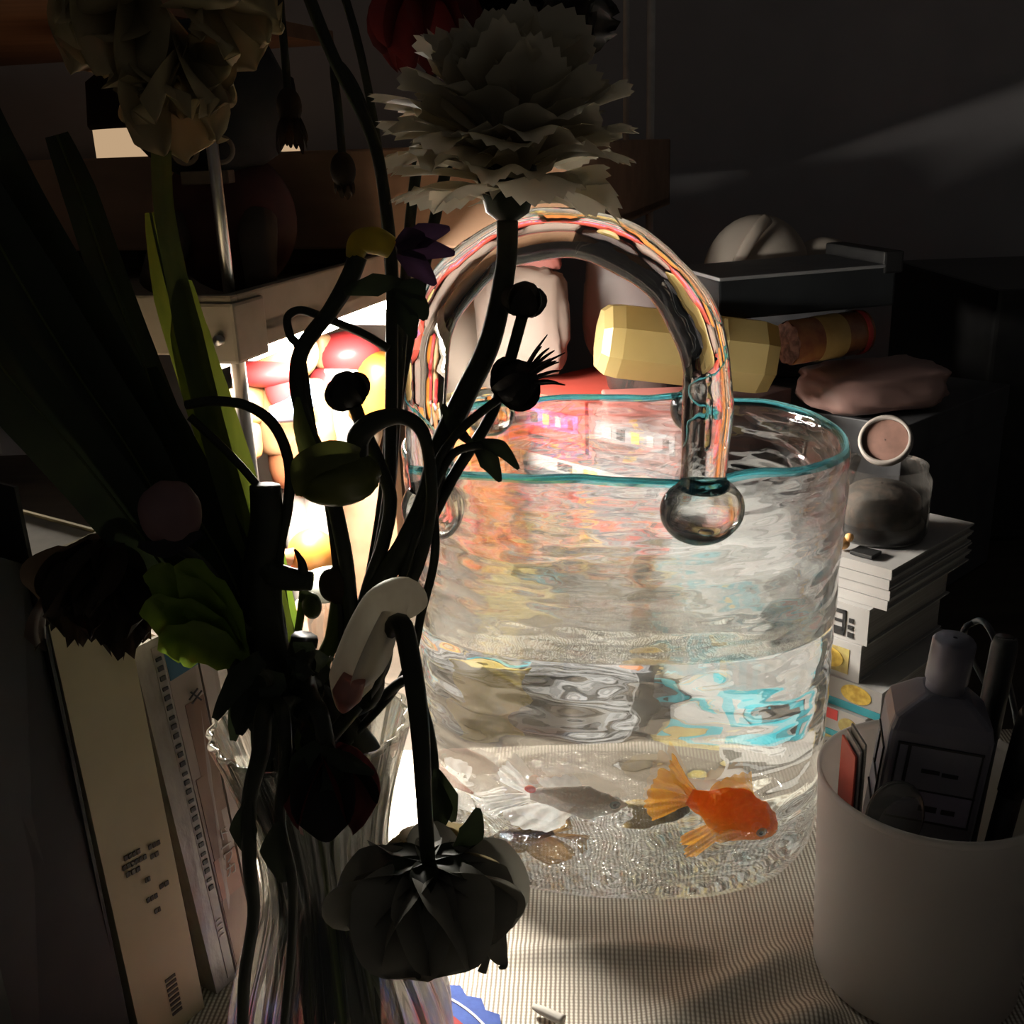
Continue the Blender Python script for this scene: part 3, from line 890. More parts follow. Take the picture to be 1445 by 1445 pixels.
def carton(corner, ang, w, d, h, z0, mat, label, band=None, lidh=0.0, name='carton', cat='box'):
    B = hbox(corner, ang, w, d, h, z0)
    t = thing(name, label, cat, B @ Vector((d / 2, w / 2, 0)))
    MB().box((0, 0, 0), (d, w, h - lidh), B, bev=0.001).build('carton_body', mat, t, False)
    if lidh:
        MB().box((-0.001, -0.001, h - lidh), (d + 0.001, w + 0.001, h), B, bev=0.001).build('lid', mat, t, False)
    if band:
        MB().box((-0.0006, w * 0.08, h * 0.35), (0.0005, w * 0.92, h * 0.7), B).build('printed_band', band, t, False)
        MB().box((-0.0006, w * 0.05, h * 0.10), (0.0005, w * 0.95, h * 0.18), B).build('printed_line', M['ink'], t, False)
        for q_ in range(5):
            MB().box((-0.0010, w * (0.14 + 0.15 * q_), h * 0.42), (0.0005, w * (0.20 + 0.16 * q_), h * 0.62), B).build('printed_patch', (M['ink'], M['white_cover'], M['yellow'])[q_ % 3], t, False)
    return t
zc_ = 0.0
cx, cyy = 0.135, 0.792
carton((cx, cyy), 43, 0.21, 0.15, 0.045, 0.0, M['charcoal'], 'charcoal carton with a cyan band under the cream carton', M['cyan'], 0.01)
carton((cx - 0.004, cyy + 0.004), 43, 0.205, 0.15, 0.030, 0.0455, M['cream_card'], 'cream carton with an orange band behind the bowl', M['orange_card'])
carton((cx + 0.002, cyy + 0.002), 44, 0.20, 0.15, 0.038, 0.076, M['grey_card'], 'grey carton with a red band behind the bowl', M['coral'])
carton((cx - 0.002, cyy + 0.006), 42, 0.20, 0.15, 0.034, 0.1145, M['charcoal'], 'charcoal carton with a white band behind the bowl', M['white_cover'])
carton((cx, cyy + 0.004), 43, 0.10, 0.15, 0.046, 0.149, M['mauve'], 'mauve carton beside the coral tin box behind the bowl', M['grey_card'])
B2 = hbox((cx, cyy + 0.004), 43, 0.1, 0.1, 0.1, 0)
c2 = B2 @ Vector((0, 0.104, 0))
carton((c2.x, c2.y), 43, 0.095, 0.14, 0.046, 0.149, M['coral'], 'coral tin box with a blue and pink print', M['blue_pink'], 0.01)
PILE = 0.1955
# standing orange and white books at the left back
c3 = (-0.012, 0.885)
carton((c3[0] - 0.022, c3[1] - 0.006), 30, 0.030, 0.034, 0.20, 0.0, M['orange_card'], 'tall orange box standing between the rack and the cartons', M['red'])
carton((c3[0] - 0.044, c3[1] + 0.045), 30, 0.034, 0.030, 0.185, 0.0, M['cream_card'], 'tall cream box standing next to the orange box', M['dark_yellow'])
PBK = hbox((ex - 0.004, ey + 0.004), 43, 0, 0, 0, 0) @ Vector((-0.024, 0.055, 0))
carton((PBK.x, PBK.y), 43, 0.070, 0.014, 0.098, 0.0, M['white_cover'], 'white paperback with a cyan band standing on edge behind the bowl', M['cyan'])
# small boxes on the desk just behind the bowl
M['tea_yellow'] = solid('tea_yellow', (0.50, 0.40, 0.12), (0.42, 0.32, 0.08), 0.4, 60)
carton((0.002, 0.738), 38, 0.050, 0.045, 0.060, 0.0, M['tea_yellow'], 'small yellow tea box on the desk behind the bowl', M['cream_card'], 0.012)
SB = hbox((0.088, 0.742), 43, 0.07, 0.02, 0.07, 0.0)
zb = thing('striped_box', 'small grey box with dark stripes on the desk behind the bowl', 'box', SB @ Vector((0.01, 0.035, 0)))
MB().box((0, 0, 0), (0.020, 0.072, 0.075), SB, bev=0.001).build('carton_body', M['grey_card'], zb, False)
for i in range(6):
    MB().box((-0.0006, 0.002, 0.006 + i * 0.012), (0.0005, 0.070, 0.011 + i * 0.012), SB).build('dark_stripe', M['ink'], zb, False)
# clear tumbler with the yellow bottle
tp = P(842, 545, 0.855)
tum = thing('tumbler', 'clear plastic tumbler behind the yellow bottle', 'tumbler', (tp.x + 0.052, 0.917, PILE))
TBX, TBY = tp.x + 0.052, 0.917
TMx = Matrix.Translation((TBX, TBY, PILE + 0.0005))
MB().lathe([(0.001, 0.0005), (0.036, 0.0005), (0.037, 0.002), (0.0455, 0.048), (0.0465, 0.049), (0.0455, 0.0495), (0.0445, 0.048), (0.036, 0.003), (0.001, 0.003)], 48, TMx).build('tumbler_wall', M['clear'], tum)
M['yellow_plastic'] = solid('yellow_plastic', (0.50, 0.40, 0.18), (0.44, 0.34, 0.14), 0.3, 15, translucent=0.45)
M['pink_paper'] = solid('pink_paper', (0.46, 0.17, 0.15), (0.40, 0.14, 0.12), 0.6, 30, translucent=0.2)
a_, b_ = P(845, 478, 0.835), P(1085, 505, 0.84)
ax = (b_ - a_)
YB = Matrix.Translation(a_) @ basis(ax)
yb = thing('yellow_bottle', 'translucent yellow eight sided bottle lying on a pink box', 'bottle', (a_ + b_) / 2)
ln = ax.length
prof = [(0.001, 0.0), (0.024, 0.0), (0.029, 0.006), (0.0305, 0.016), (0.0305, ln * 0.62), (0.029, ln * 0.66), (0.029, ln * 0.68), (0.0305, ln * 0.70), (0.0305, ln - 0.01), (0.028, ln), (0.001, ln)]
o = MB().lathe(prof, 8, YB @ Matrix.Rotation(0.3, 4, 'Z')); o.build('bottle_body', M['yellow_plastic'], yb, False)
MB().lathe([(0.0300, ln * 0.60), (0.0315, ln * 0.605), (0.0315, ln * 0.625), (0.0300, ln * 0.63)], 24, YB).build('bottle_ring', M['yellow_plastic'], yb)
low = min((YB @ Vector((0.0325 * math.cos(k_ * 0.2), 0.0325 * math.sin(k_ * 0.2), z_))).z for k_ in range(32) for z_ in (0, ln * 0.5))
tag(MB().box((a_.x + 0.004, 0.812, PILE + 0.0005), (a_.x + 0.085, 0.862, low - 0.004), bev=0.002).build('gift_carton', M['pink_paper'], None, False), 'small pink box under the yellow bottle', 'box')
tag(MB().ball((TBX, TBY, PILE + 0.0265), (0.024, 0.022, 0.017), fn=lambda d: 1 + 0.18 * noise.noise(d * 2.2), seg=28, ring=18).build('paper_wad', M['pink_paper']),
    'crumpled pink paper inside the clear tumbler', 'paper')
# pouch seen through the arch
M['pouch'] = solid('pouch_film', (0.32, 0.26, 0.25), (0.25, 0.21, 0.21), 0.35, 14, bump=0.3, translucent=0.25)
M['pouch_white'] = solid('pouch_white', (0.36, 0.29, 0.25), (0.30, 0.24, 0.21), 0.4, 12, translucent=0.3)
def pouch(name, label, cx_, cy_, z0, w, d, h, yaw, mat, seed, cat='pouch', tilt=0.0):
    Mx = Matrix.Translation((cx_, cy_, z0)) @ Matrix.Rotation(yaw, 4, 'Z') @ Matrix.Rotation(tilt, 4, 'Y')
    mb = MB()
    def fn(dv):
        return 1 + 0.10 * noise.noise(dv * 2.5 + Vector((seed, 0, 0))) + 0.06 * noise.noise(dv * 6 + Vector((0, seed, 0)))
    v, f = [], []
    R1, S1 = 26, 40
    for i in range(R1 + 1):
        th = math.pi * i / R1
        for j in range(S1):
            ph = 2 * math.pi * j / S1
            dv = Vector((math.sin(th) * math.cos(ph), math.sin(th) * math.sin(ph), math.cos(th)))
            q = fn(dv)
            sx = math.copysign(abs(dv.x) ** 0.55, dv.x); sy = math.copysign(abs(dv.y) ** 0.7, dv.y); sz = math.copysign(abs(dv.z) ** 0.6, dv.z)
            v.append(Mx @ Vector((sx * w / 2 * q, sy * d / 2 * q, max(0, h / 2 + sz * h / 2 * q))))
    for i in range(R1):
        for j in range(S1):
            a, b = i * S1 + j, i * S1 + (j + 1) % S1
            f.append((a, a + S1, b + S1, b))
    mb.add(v, f)
    return tag(mb.build(name, mat), label, cat)
q = P(760, 555, 0.93)
pt = thing('snack_pouch', 'pale upright pouch with a pink top seen through the glass arch', 'pouch', (q.x, 0.95, PILE))
def pouch_part(parent, name, cx_, cy_, z0, w, d, h, mat, seed):
    o = pouch(name, None, cx_, cy_, z0, w, d, h, -0.3, mat, seed, None)
    set_parent(o, parent); return o
pouch_part(pt, 'pouch_body', q.x - 0.012, 0.962, 0.2015, 0.085, 0.036, 0.100, M['pouch_white'], 1.0)
pouch_part(pt, 'pouch_top', q.x, 0.962, PILE + 0.098, 0.05, 0.018, 0.022, M['pink_paper'], 2.0)
pouch('gift_pouch', 'greyish pink pouch standing beside the pale pouch', 0.112, 1.004, 0.1985, 0.075, 0.036, 0.118, -0.3, M['pouch'], 3.0)
# dark support box, then bag, jar, black case and domes on it
DB = (0.318, 0.828)
carton(DB, 43, 0.24, 0.20, 0.176, 0.0, M['charcoal'], 'large charcoal storage box behind the comic stack', None, 0.03, 'storage_box', 'storage box')
M['bag_pink'] = solid('bag_pink', (0.40, 0.25, 0.22), (0.30, 0.18, 0.16), 0.32, 10, bump=0.35)
q = P(1215, 560, 0.885)
pouch('toiletry_bag', 'shiny dusky pink bag lying on the charcoal storage box', q.x + 0.012, 0.892, 0.1765, 0.125, 0.085, 0.040, 0.32, M['bag_pink'], 5.0, 'bag', 0.0)
q0, q1 = P(1108, 485, 0.872), P(1215, 468, 0.902)
M['amber'] = solid('amber_wrap', (0.42, 0.18, 0.06), (0.25, 0.08, 0.04), 0.25, 60, coat=0.5)
M['foil'] = solid('foil_end', (0.60, 0.36, 0.28), (0.25, 0.15, 0.12), 0.2, 160, bump=0.8, metal=0.5)
M['gold_label'] = solid('gold_label', (0.60, 0.40, 0.14), (0.45, 0.28, 0.08), 0.35, 40)
rl = thing('candy_roll', 'amber wrapped roll with a crinkled foil end and gold label', 'roll', (q0 + q1) / 2)
RM = Matrix.Translation(q0) @ basis(q1 - q0); rln = (q1 - q0).length
MB().lathe([(0.0175, 0.002), (0.0185, 0.004), (0.0185, rln), (0.016, rln + 0.002), (0.001, rln + 0.002)], 32, RM).build('roll_wrapper', M['amber'], rl)
MB().lathe([(0.0005, 0.003), (0.008, 0.000), (0.014, 0.003), (0.0175, 0.002)], 32, RM, fn=lambda a, z_: 1 + 0.06 * math.sin(9 * a)).build('foil_end', M['foil'], rl)
MB().lathe([(0.0186, rln * 0.35), (0.0189, rln * 0.36), (0.0189, rln * 0.66), (0.0186, rln * 0.67)], 32, RM).build('gold_label', M['gold_label'], rl)
MB().lathe([(0.0186, rln * 0.90), (0.0190, rln * 0.91), (0.0190, rln * 0.96), (0.0186, rln * 0.97)], 32, RM).build('red_band', M['red'], rl)
# black flat case
k_a, k_b, k_c = P(1030, 447, 0.87), P(1262, 426, 0.90), P(1026, 410, 0.87)
case = thing('black_case', 'long black glossy case lying on the pile', 'case', (k_a + k_b) / 2)
ux = (k_b - k_a); wln = ux.length
CB = Matrix.Translation(k_a) @ Matrix((ux.normalized(), Vector((-ux.y, ux.x, 0)).normalized(), ux.normalized().cross(Vector((-ux.y, ux.x, 0)).normalized()))).transposed().to_4x4()
M['case'] = solid('case_black', (0.025, 0.028, 0.03), (0.012, 0.013, 0.014), 0.22, 9)
MB().box((-0.01, 0, -0.003), (wln, 0.10, 0.030), CB, bev=0.002).build('case_body', M['case'], case, False)
MB().box((wln - 0.012, -0.001, 0.024), (wln + 0.006, 0.10, 0.042), CB, bev=0.002).build('case_clasp', M['black'], case, False)
MB().box((-0.01, -0.001, 0.029), (wln - 0.01, 0.10, 0.032), CB, bev=0.001).build('case_lid', M['grey_card'], case, False)
# silicone domes
M['silicone'] = solid('silicone', (0.50, 0.44, 0.38), (0.46, 0.40, 0.34), 0.4, 20, translucent=0.45)
q = P(1068, 396, 1.045)
dm = thing('silicone_lamp', 'matt beige rounded silicone night light behind the black case', 'night light', (q.x, 1.045, 0.1765))
MB().ball((q.x, 1.050, q.z + 0.004), (0.052, 0.033, 0.058), seg=32, ring=20).build('large_dome', M['silicone'], dm)
MB().ball((q.x + 0.066, 1.056, q.z + 0.006), (0.036, 0.022, 0.032), seg=28, ring=16).build('small_dome', M['silicone'], dm)
MB().tube([Vector((q.x - 0.029, 1.017, q.z - 0.02)), Vector((q.x - 0.027, 1.013, q.z + 0.016)), Vector((q.x - 0.011, 1.014, q.z + 0.047)), Vector((q.x + 0.004, 1.028, q.z + 0.059))], 0.006, 10, squash=0.5).build('rib', M['silicone'], dm)
MB().box((q.x - 0.045, 1.022, 0.1765), (q.x + 0.085, 1.078, q.z - 0.005), bev=0.004).build('stand', M['charcoal'], dm, False)
# big black box at the far right
tag(MB().box((0.47, 1.02, 0.0), (0.90, 1.30, P(1330, 412, 1.02).z), bev=0.004).build('speaker_box', M['black'], None, False), 'large black box against the wall right of the pile', 'box')
# ------------------------------------------------------------------ lit corner under the rack
M['backboard'] = solid('backboard', (0.30, 0.24, 0.20), (0.27, 0.22, 0.18), 0.7, 8)
def RL(x, y, z_): return R0 @ Vector((x, y, z_))
tag(MB().box((-TW + 0.03, 0.44, 0.0), (0.03, 0.448, ZL + 0.01), R0).build('backing_card', M['backboard'], None, False), 'pale card standing behind the toys under the rack', 'card')
M['tan'] = solid('toy_tan', (0.34, 0.19, 0.07), (0.30, 0.16, 0.06), 0.45, 40)
M['skin_toy'] = solid('toy_peach', (0.30, 0.18, 0.09), (0.27, 0.16, 0.08), 0.45, 40)
M['toy_red'] = solid('toy_red', (0.40, 0.035, 0.04), (0.34, 0.03, 0.03), 0.35, 40)
M['toy_blue'] = solid('toy_blue', (0.10, 0.18, 0.38), (0.30, 0.34, 0.40), 0.4, 30)
M['toy_brown'] = solid('toy_brown', (0.26, 0.10, 0.045), (0.22, 0.08, 0.035), 0.45, 30)
M['toy_white'] = solid('toy_white', (0.33, 0.31, 0.28), None, 0.4)
M['toy_orange'] = solid('toy_orange', (0.32, 0.12, 0.018), (0.29, 0.10, 0.016), 0.4, 30)
M['toy_grey'] = solid('toy_grey', (0.20, 0.22, 0.20), (0.3, 0.32, 0.28), 0.5, 30)
YT = 0.850
def tp_(px, py, Y=YT): return P(px, py, Y)
base = tp_(400, 700); base.z = 0
plinth = PZ(420, 905, 0.0)
fig = thing('toy_figure', 'tall toy figure in a tan coat with a red neckerchief', 'toy', (tp_(400, 800).x, YT, 0))
sx = S(1, YT)
def solidify_capsule(mb, a, b, r0, r1, k=0, seg=20):
    pts = [a + (b - a) * t for t in (0, 0.03, 0.12, 0.3, 0.5, 0.7, 0.88, 0.97, 1)]
    rr = [0.25, 0.6, 0.9, 1, 1, 1, 0.9, 0.6, 0.25]
    mb.tube(pts, [(r0 + (r1 - r0) * i / 8) * rr[i] for i in range(9)], seg, k, res=2)
mb = MB(); mb.ball(tp_(390, 500), (0.034, 0.030, 0.026), seg=28, ring=18); mb.build('head', M['skin_toy'], fig)
mb = MB(); solidify_capsule(mb, tp_(395, 520), tp_(415, 640), 0.020, 0.034); mb.build('torso', M['skin_toy'], fig)
mb = MB(); solidify_capsule(mb, tp_(352, 535, YT - .01), tp_(345, 600, YT - .03), 0.014, 0.014); solidify_capsule(mb, tp_(345, 595, YT - .03), tp_(352, 650, YT - .035), 0.013, 0.011); mb.build('arm', M['tan'], fig)
mb = MB(); solidify_capsule(mb, tp_(440, 535), tp_(455, 640), 0.014, 0.012); mb.build('arm', M['tan'], fig)
mb = MB(); mb.ball(tp_(378, 525, YT - .02), (0.030, 0.02, 0.012)); mb.ball(tp_(395, 545, YT - .028), (0.012, 0.006, 0.020)); mb.build('neckerchief', M['toy_red'], fig)
mb = MB(); mb.tube([tp_(440, 545, YT - .035), tp_(420, 575, YT - .045), tp_(385, 585, YT - .045)], [0.010, 0.012, 0.008], 12, squash=0.5); mb.build('strap', M['toy_blue'], fig)
mb = MB(); solidify_capsule(mb, tp_(425, 585, YT), tp_(428, 690, YT), 0.030, 0.026); mb.build('trousers', M['toy_brown'], fig)
for dx in (-14, 16):
    mb = MB(); a = tp_(428 + dx, 670); b = Vector((a.x, YT, 0.012)); solidify_capsule(mb, a, b, 0.013, 0.011); mb.build('leg', M['toy_white'], fig)
    mb = MB().ball((a.x - 0.004, YT - 0.010, 0.009), (0.012, 0.020, 0.009)); mb.build('shoe', M['toy_brown'], fig)
fig2 = thing('toy_lantern_boy', 'small toy in grey with a red pot beside the tall toy figure', 'toy', (tp_(328, 700, .765).x, .765, 0))
b2 = tp_(328, 640, .765)
mb = MB(); solidify_capsule(mb, tp_(328, 590, .765), tp_(328, 660, .765), 0.015, 0.017); mb.build('torso', M['toy_grey'], fig2)
mb = MB().ball(tp_(330, 575, .765), 0.014); mb.build('head', M['skin_toy'], fig2)
mb = MB().lathe([(0.001, 0), (0.016, 0.0), (0.020, 0.02), (0.020, b2.z - 0.03), (0.018, b2.z - 0.025), (0.001, b2.z - 0.025)], 24, Matrix.Translation((b2.x, .765, 0))); mb.build('pot', M['toy_red'], fig2)
# box with the red capped toy on it
pb = tp_(480, 640, .93)
M['toy_box'] = solid('toy_box_card', (0.26, 0.15, 0.09), (0.22, 0.12, 0.07), 0.5, 40)
tag(MB().box((pb.x - 0.040, .905, 0.0), (pb.x + 0.050, .965, pb.z - 0.004), bev=0.003).build('gift_box', M['toy_box'], None, False), 'peach gift box under the red capped toy', 'box')
fig3 = thing('red_capped_toy', 'round toy with a red cap and an orange cape on the gift box', 'toy', (pb.x, .93, pb.z))
Y3 = .935
mb = MB(); solidify_capsule(mb, tp_(495, 540, Y3), tp_(490, 638, Y3), 0.026, 0.034); mb.build('body', M['toy_white'], fig3)
mb = MB().ball(tp_(490, 500, Y3 - .01), (0.030, 0.026, 0.020)); mb.build('cap', M['toy_red'], fig3)
mb = MB().ball(tp_(462, 540, Y3 - .02), (0.016, 0.014, 0.015)); mb.build('mitten', M['toy_red'], fig3)
mb = MB(); solidify_capsule(mb, tp_(452, 470, Y3 - .02), tp_(458, 520, Y3 - .02), 0.009, 0.010); mb.build('arm', M['skin_toy'], fig3)
mb = MB(); solidify_capsule(mb, tp_(545, 500, Y3 - .02), tp_(520, 600, Y3 - .015), 0.022, 0.026); mb.build('cape', M['toy_orange'], fig3)
mb = MB().ball(tp_(485, 525, Y3 - .02), (0.020, 0.016, 0.010)); mb.build('face', M['toy_white'], fig3)
# orange duck-like toy low, glass vial, shell
fig4 = thing('snouted_toy', 'squat orange toy with a pointed snout near the glass vial', 'toy', (tp_(440, 860, .74).x, .74, 0))
mb = MB().lathe([(0.001, 0), (0.024, 0), (0.028, 0.03), (0.022, 0.07), (0.001, 0.072)], 28, Matrix.Translation((tp_(435, 860, .74).x, .74, 0))); mb.build('body', M['toy_box'], fig4)
hq = tp_(440, 780, .73)
mb = MB().ball(hq, (0.018, 0.016, 0.018)); mb.build('head', M['toy_orange'], fig4)
mb = MB(); mb.tube([hq + Vector((-0.012, -0.012, 0.002)), hq + Vector((-0.024, -0.016, 0.006))], [0.007, 0.002], 12); mb.build('snout', M['toy_brown'], fig4)
vb = tp_(478, 845, .70)
M['vial_glass'] = glass('vial_glass', (0.97, 0.98, 0.97), 1.45, 0.35)
vial = thing('glass_vial', 'small clear glass vial standing behind the stems', 'vial', (vb.x, .70, 0))
VM = Matrix.Translation((vb.x, .70, 0.0)) @ Matrix.Rotation(math.radians(-4), 4, 'Y')
MB().lathe([(0.001, 0.0005), (0.017, 0.0005), (0.018, 0.004), (0.018, 0.085), (0.012, 0.095), (0.012, 0.105), (0.0135, 0.107)], 32, VM).build('vial_wall', M['vial_glass'], vial)
MB().lathe([(0.001, 0.100), (0.0115, 0.100), (0.0145, 0.108), (0.0145, 0.118), (0.001, 0.120)], 28, VM).build('stopper', M['toy_grey'], vial)
sc_ = PZ(436, 938, 0.0)
shl = thing('pleated_shell', 'white pleated shell shaped dish under the rack', 'dish', (sc_.x, sc_.y + .02, 0))
def shell(u, v):
    a = math.pi * (0.05 + 0.9 * v)
    r = 0.052 * u * (1 + 0.02 * math.cos(26 * a))
    return Vector((sc_.x - math.cos(a) * r, sc_.y + 0.014 + 0.008 * (1 - u), 0.002 + math.sin(a) * r * 0.95 + 0.0016 * math.cos(26 * a) * u))
mb = MB(); mb.sheet(shell, 14, 90)
so = mb.build('shell_fan', M['toy_white'], shl); so.modifiers.new('thickness', 'SOLIDIFY').thickness = 0.002
MB().box((sc_.x - 0.05, sc_.y + 0.006, 0.0), (sc_.x + 0.05, sc_.y + 0.026, 0.006), bev=0.002).build('shell_foot', M['toy_white'], shl, False)
kb = PZ(446, 944, 0.0); kb.y = sc_.y - 0.004
pad = thing('button_pad', 'white button pad in front of the pleated dish', 'keypad', (kb.x, kb.y, 0))
MB().box((kb.x - 0.026, kb.y - 0.008, 0.0), (kb.x + 0.030, kb.y + 0.008, 0.005), bev=0.001).build('pad_base', M['grey_card'], pad, False)
for i in range(5):
    for j in range(1):
        MB().box((kb.x - 0.024 + i * 0.0106, kb.y - 0.006, 0.005), (kb.x - 0.024 + i * 0.0106 + 0.008, kb.y + 0.006, 0.0075), bev=0.0008).build('key', M['toy_white'], pad, False)
# black things in the tray and on the upper shelf
tz = ZL + 0.0152
def silhouette(name, label, cat, parts):
    t = thing(name, label, cat, parts[0][1])
    for nm, c_, r_, mt in parts:
        MB().ball(c_, r_, seg=24, ring=16, fn=lambda d: 1 + 0.10 * noise.noise(d * 2.3 + Vector(c_) * 9)).build(nm, mt, t)
    return t
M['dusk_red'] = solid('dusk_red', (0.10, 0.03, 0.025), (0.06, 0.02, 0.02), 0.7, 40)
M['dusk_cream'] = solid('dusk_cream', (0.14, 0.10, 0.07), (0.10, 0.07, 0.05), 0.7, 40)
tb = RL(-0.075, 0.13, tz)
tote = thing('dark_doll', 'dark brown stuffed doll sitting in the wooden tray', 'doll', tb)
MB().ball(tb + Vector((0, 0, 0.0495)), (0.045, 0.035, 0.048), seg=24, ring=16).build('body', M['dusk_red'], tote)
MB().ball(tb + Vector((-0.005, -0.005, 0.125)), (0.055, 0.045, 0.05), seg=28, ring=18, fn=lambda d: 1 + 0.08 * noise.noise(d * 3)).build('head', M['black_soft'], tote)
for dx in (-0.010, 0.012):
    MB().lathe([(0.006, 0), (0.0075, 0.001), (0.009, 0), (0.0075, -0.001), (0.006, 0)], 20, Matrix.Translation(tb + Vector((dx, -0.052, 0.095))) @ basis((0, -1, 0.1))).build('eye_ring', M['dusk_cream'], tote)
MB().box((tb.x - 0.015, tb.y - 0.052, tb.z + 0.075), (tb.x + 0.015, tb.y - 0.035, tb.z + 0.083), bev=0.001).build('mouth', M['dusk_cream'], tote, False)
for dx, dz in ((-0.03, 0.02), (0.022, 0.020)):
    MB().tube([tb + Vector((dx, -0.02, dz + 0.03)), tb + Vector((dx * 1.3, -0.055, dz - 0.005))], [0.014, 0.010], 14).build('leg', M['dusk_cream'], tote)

# added lantern on the upper shelf: its glow stands in for an unidentified lit band
lq = P(215, 212, 1.02)
M['stand_in_glow'] = emitter('stand_in_glow', (1.0, 0.68, 0.40), 0.52)
lan = thing('stand_in_lantern', 'added glowing round lantern under a black cover, standing in for a lit band', 'lantern', (lq.x, lq.y + 0.08, UZ0 + 0.008))
LM = Matrix.Translation((lq.x + 0.01, lq.y + 0.125, 0.0))
MB().lathe([(0.001, UZ0 + 0.009), (0.098, UZ0 + 0.009), (0.100, UZ0 + 0.012), (0.100, UZ1 + 0.030), (0.099, UZ1 + 0.031)], 48, LM).build('stand_in_shade', M['stand_in_glow'], lan)
MB().lathe([(0.102, UZ1 + 0.026), (0.104, UZ1 + 0.030), (0.100, UZ1 + 0.070), (0.075, UZ1 + 0.088), (0.001, UZ1 + 0.092)], 48, LM).build('cover', M['black_soft'], lan)
# ------------------------------------------------------------------ books at the left
M['cream_cover'] = solid('cream_cover', (0.52, 0.45, 0.28), (0.46, 0.39, 0.24), 0.6, 20)
M['page_dark'] = solid('page_edges', (0.50, 0.46, 0.40), None, 0.9)
def leaning_book(name, label, tl, tr, brt, bl, depth, cover, group='books leaning left of the vase'):
    """spine corners in pixels; the lower two stand on the cloth and give each edge its distance"""
    c0, c1 = PZ(*bl, 0.0002), PZ(*brt, 0.0002)
    c = [c0, c1, P(*tr, c1.y), P(*tl, c0.y)]
    w_ = (c1 - c0); w_.z = 0; w_.normalize()
    d = Vector((-w_.y, w_.x, 0.0)) * depth
    Y = c0.y
    t = thing(name, label, 'book', Vector((c[0].x, Y, 0)), group)
    th = 0.0016
    f = [(0, 1, 2, 3), (5, 4, 7, 6), (1, 5, 6, 2), (4, 0, 3, 7), (3, 2, 6, 7), (1, 0, 4, 5)]
    n1 = (c[1] - c[0]).normalized()
    up_ = (c[3] - c[0]).normalized()
    pg = [c[0] + n1 * th + up_ * 0.003 + d * 0.01, c[1] - n1 * th + up_ * 0.003 + d * 0.01, c[2] - n1 * th - up_ * 0.003 + d * 0.01, c[3] + n1 * th - up_ * 0.003 + d * 0.01]
    pg += [p + d * 0.97 for p in pg]
    mesh_obj('pages', pg, f, M['page_dark'], t, False)
    cv = MB()
    for a, b in ((c[0], c[0] + n1 * th), (c[1] - n1 * th, c[1])):
        a2, b2 = a + (c[3] - c[0]), b + (c[3] - c[0])
        q = [a, b, b2, a2]; q += [p + d for p in q]
        cv.add(q, f)
    s0 = [c[0] - d.normalized() * 0.001, c[1] - d.normalized() * 0.001, c[2] - d.normalized() * 0.001, c[3] - d.normalized() * 0.001]
    s1 = [p + d.normalized() * 0.002 for p in s0]
    cv.add(s0 + s1, f)
    cv.build('cover', cover, t, False)
    def at(u, v, lift=0.0016):
        p = (c[0].lerp(c[1], u)).lerp(c[3].lerp(c[2], u), v)
        return p - d.normalized() * lift
    return t, at
def print_mark(t, at, u0, u1, v0, v1, mat, name='printed_mark', lift=0.0014):
    f = [(0, 1, 2, 3)]
    q = [at(u0, v0, lift), at(u1, v0, lift), at(u1, v1, lift), at(u0, v1, lift)]
    b = [at(u0, v0, 0.0008), at(u1, v0, 0.0008), at(u1, v1, 0.0008), at(u0, v1, 0.0008)]
    mesh_obj(name, q + b, [(0, 1, 2, 3), (0, 4, 5, 1), (1, 5, 6, 2), (2, 6, 7, 3), (3, 7, 4, 0)], mat, t, False)
YB1 = PZ(290, 1436, 0.0).y
t, at = leaning_book('hardback', 'thick cream book with small black print on its spine', (46, 790), (150, 745), (287, 1420), (203, 1490), 0.13, M['cream_cover'])
M['brown_ink'] = solid('brown_ink', (0.06, 0.05, 0.035), None, 0.7)
def vfrom(py): return (1450 - py) / (1450 - 760)
random.seed(3)
for i, (u0, u1, py) in enumerate([(0.30, 0.55, 1165), (0.25, 0.62, 1176), (0.66, 0.85, 1172), (0.28, 0.50, 1188), (0.66, 0.80, 1186), (0.52, 0.60, 1212), (0.48, 0.66, 1240), (0.70, 0.86, 1234), (0.56, 0.66, 1262)]):
    n = max(2, int((u1 - u0) / 0.06))
    for k in range(n):
        ua = u0 + (u1 - u0) * k / n
        v = vfrom(py) - 0.02 * (ua - u0)
        print_mark(t, at, ua, ua + (u1 - u0) / n * 0.75, v - 0.0045, v + 0.0045, M['brown_ink'], 'printed_character')
def text_on(t, at, txt, u, v, size, mat, label=None, turn=0.0, lift=0.0015):
    o_ = at(u, v, lift)
    xx = (at(u + 0.05, v, lift) - at(u - 0.05, v, lift)).normalized()
    yy0 = (at(u, v + 0.02, lift) - at(u, v - 0.02, lift)).normalized()
    zz = xx.cross(yy0).normalized(); yy = zz.cross(xx)
    Mx = Matrix.Translation(o_) @ Matrix((xx, yy, zz)).transposed().to_4x4() @ Matrix.Rotation(turn, 4, 'Z')
    lettering('lettering', txt, size, Mx, mat, t, label)
for k in range(8):
    print_mark(t, at, 0.50, 0.66, vfrom(1368) - 0.0113 * k - 0.003, vfrom(1368) - 0.0113 * k + 0.003, M['brown_ink'], 'printed_character')
M['black_cover'] = solid('black_cover', (0.010, 0.010, 0.011), (0.016, 0.015, 0.015), 0.6)
leaning_book('hardback', 'wide black book beside the thick cream book', (-160, 740), (30, 795), (194, 1499), (60, 1610), 0.13, M['black_cover'])
M['hair_print'] = solid('hair_print', (0.16, 0.085, 0.055), (0.30, 0.19, 0.13), 0.45, 1.0, (60, 60, 14))
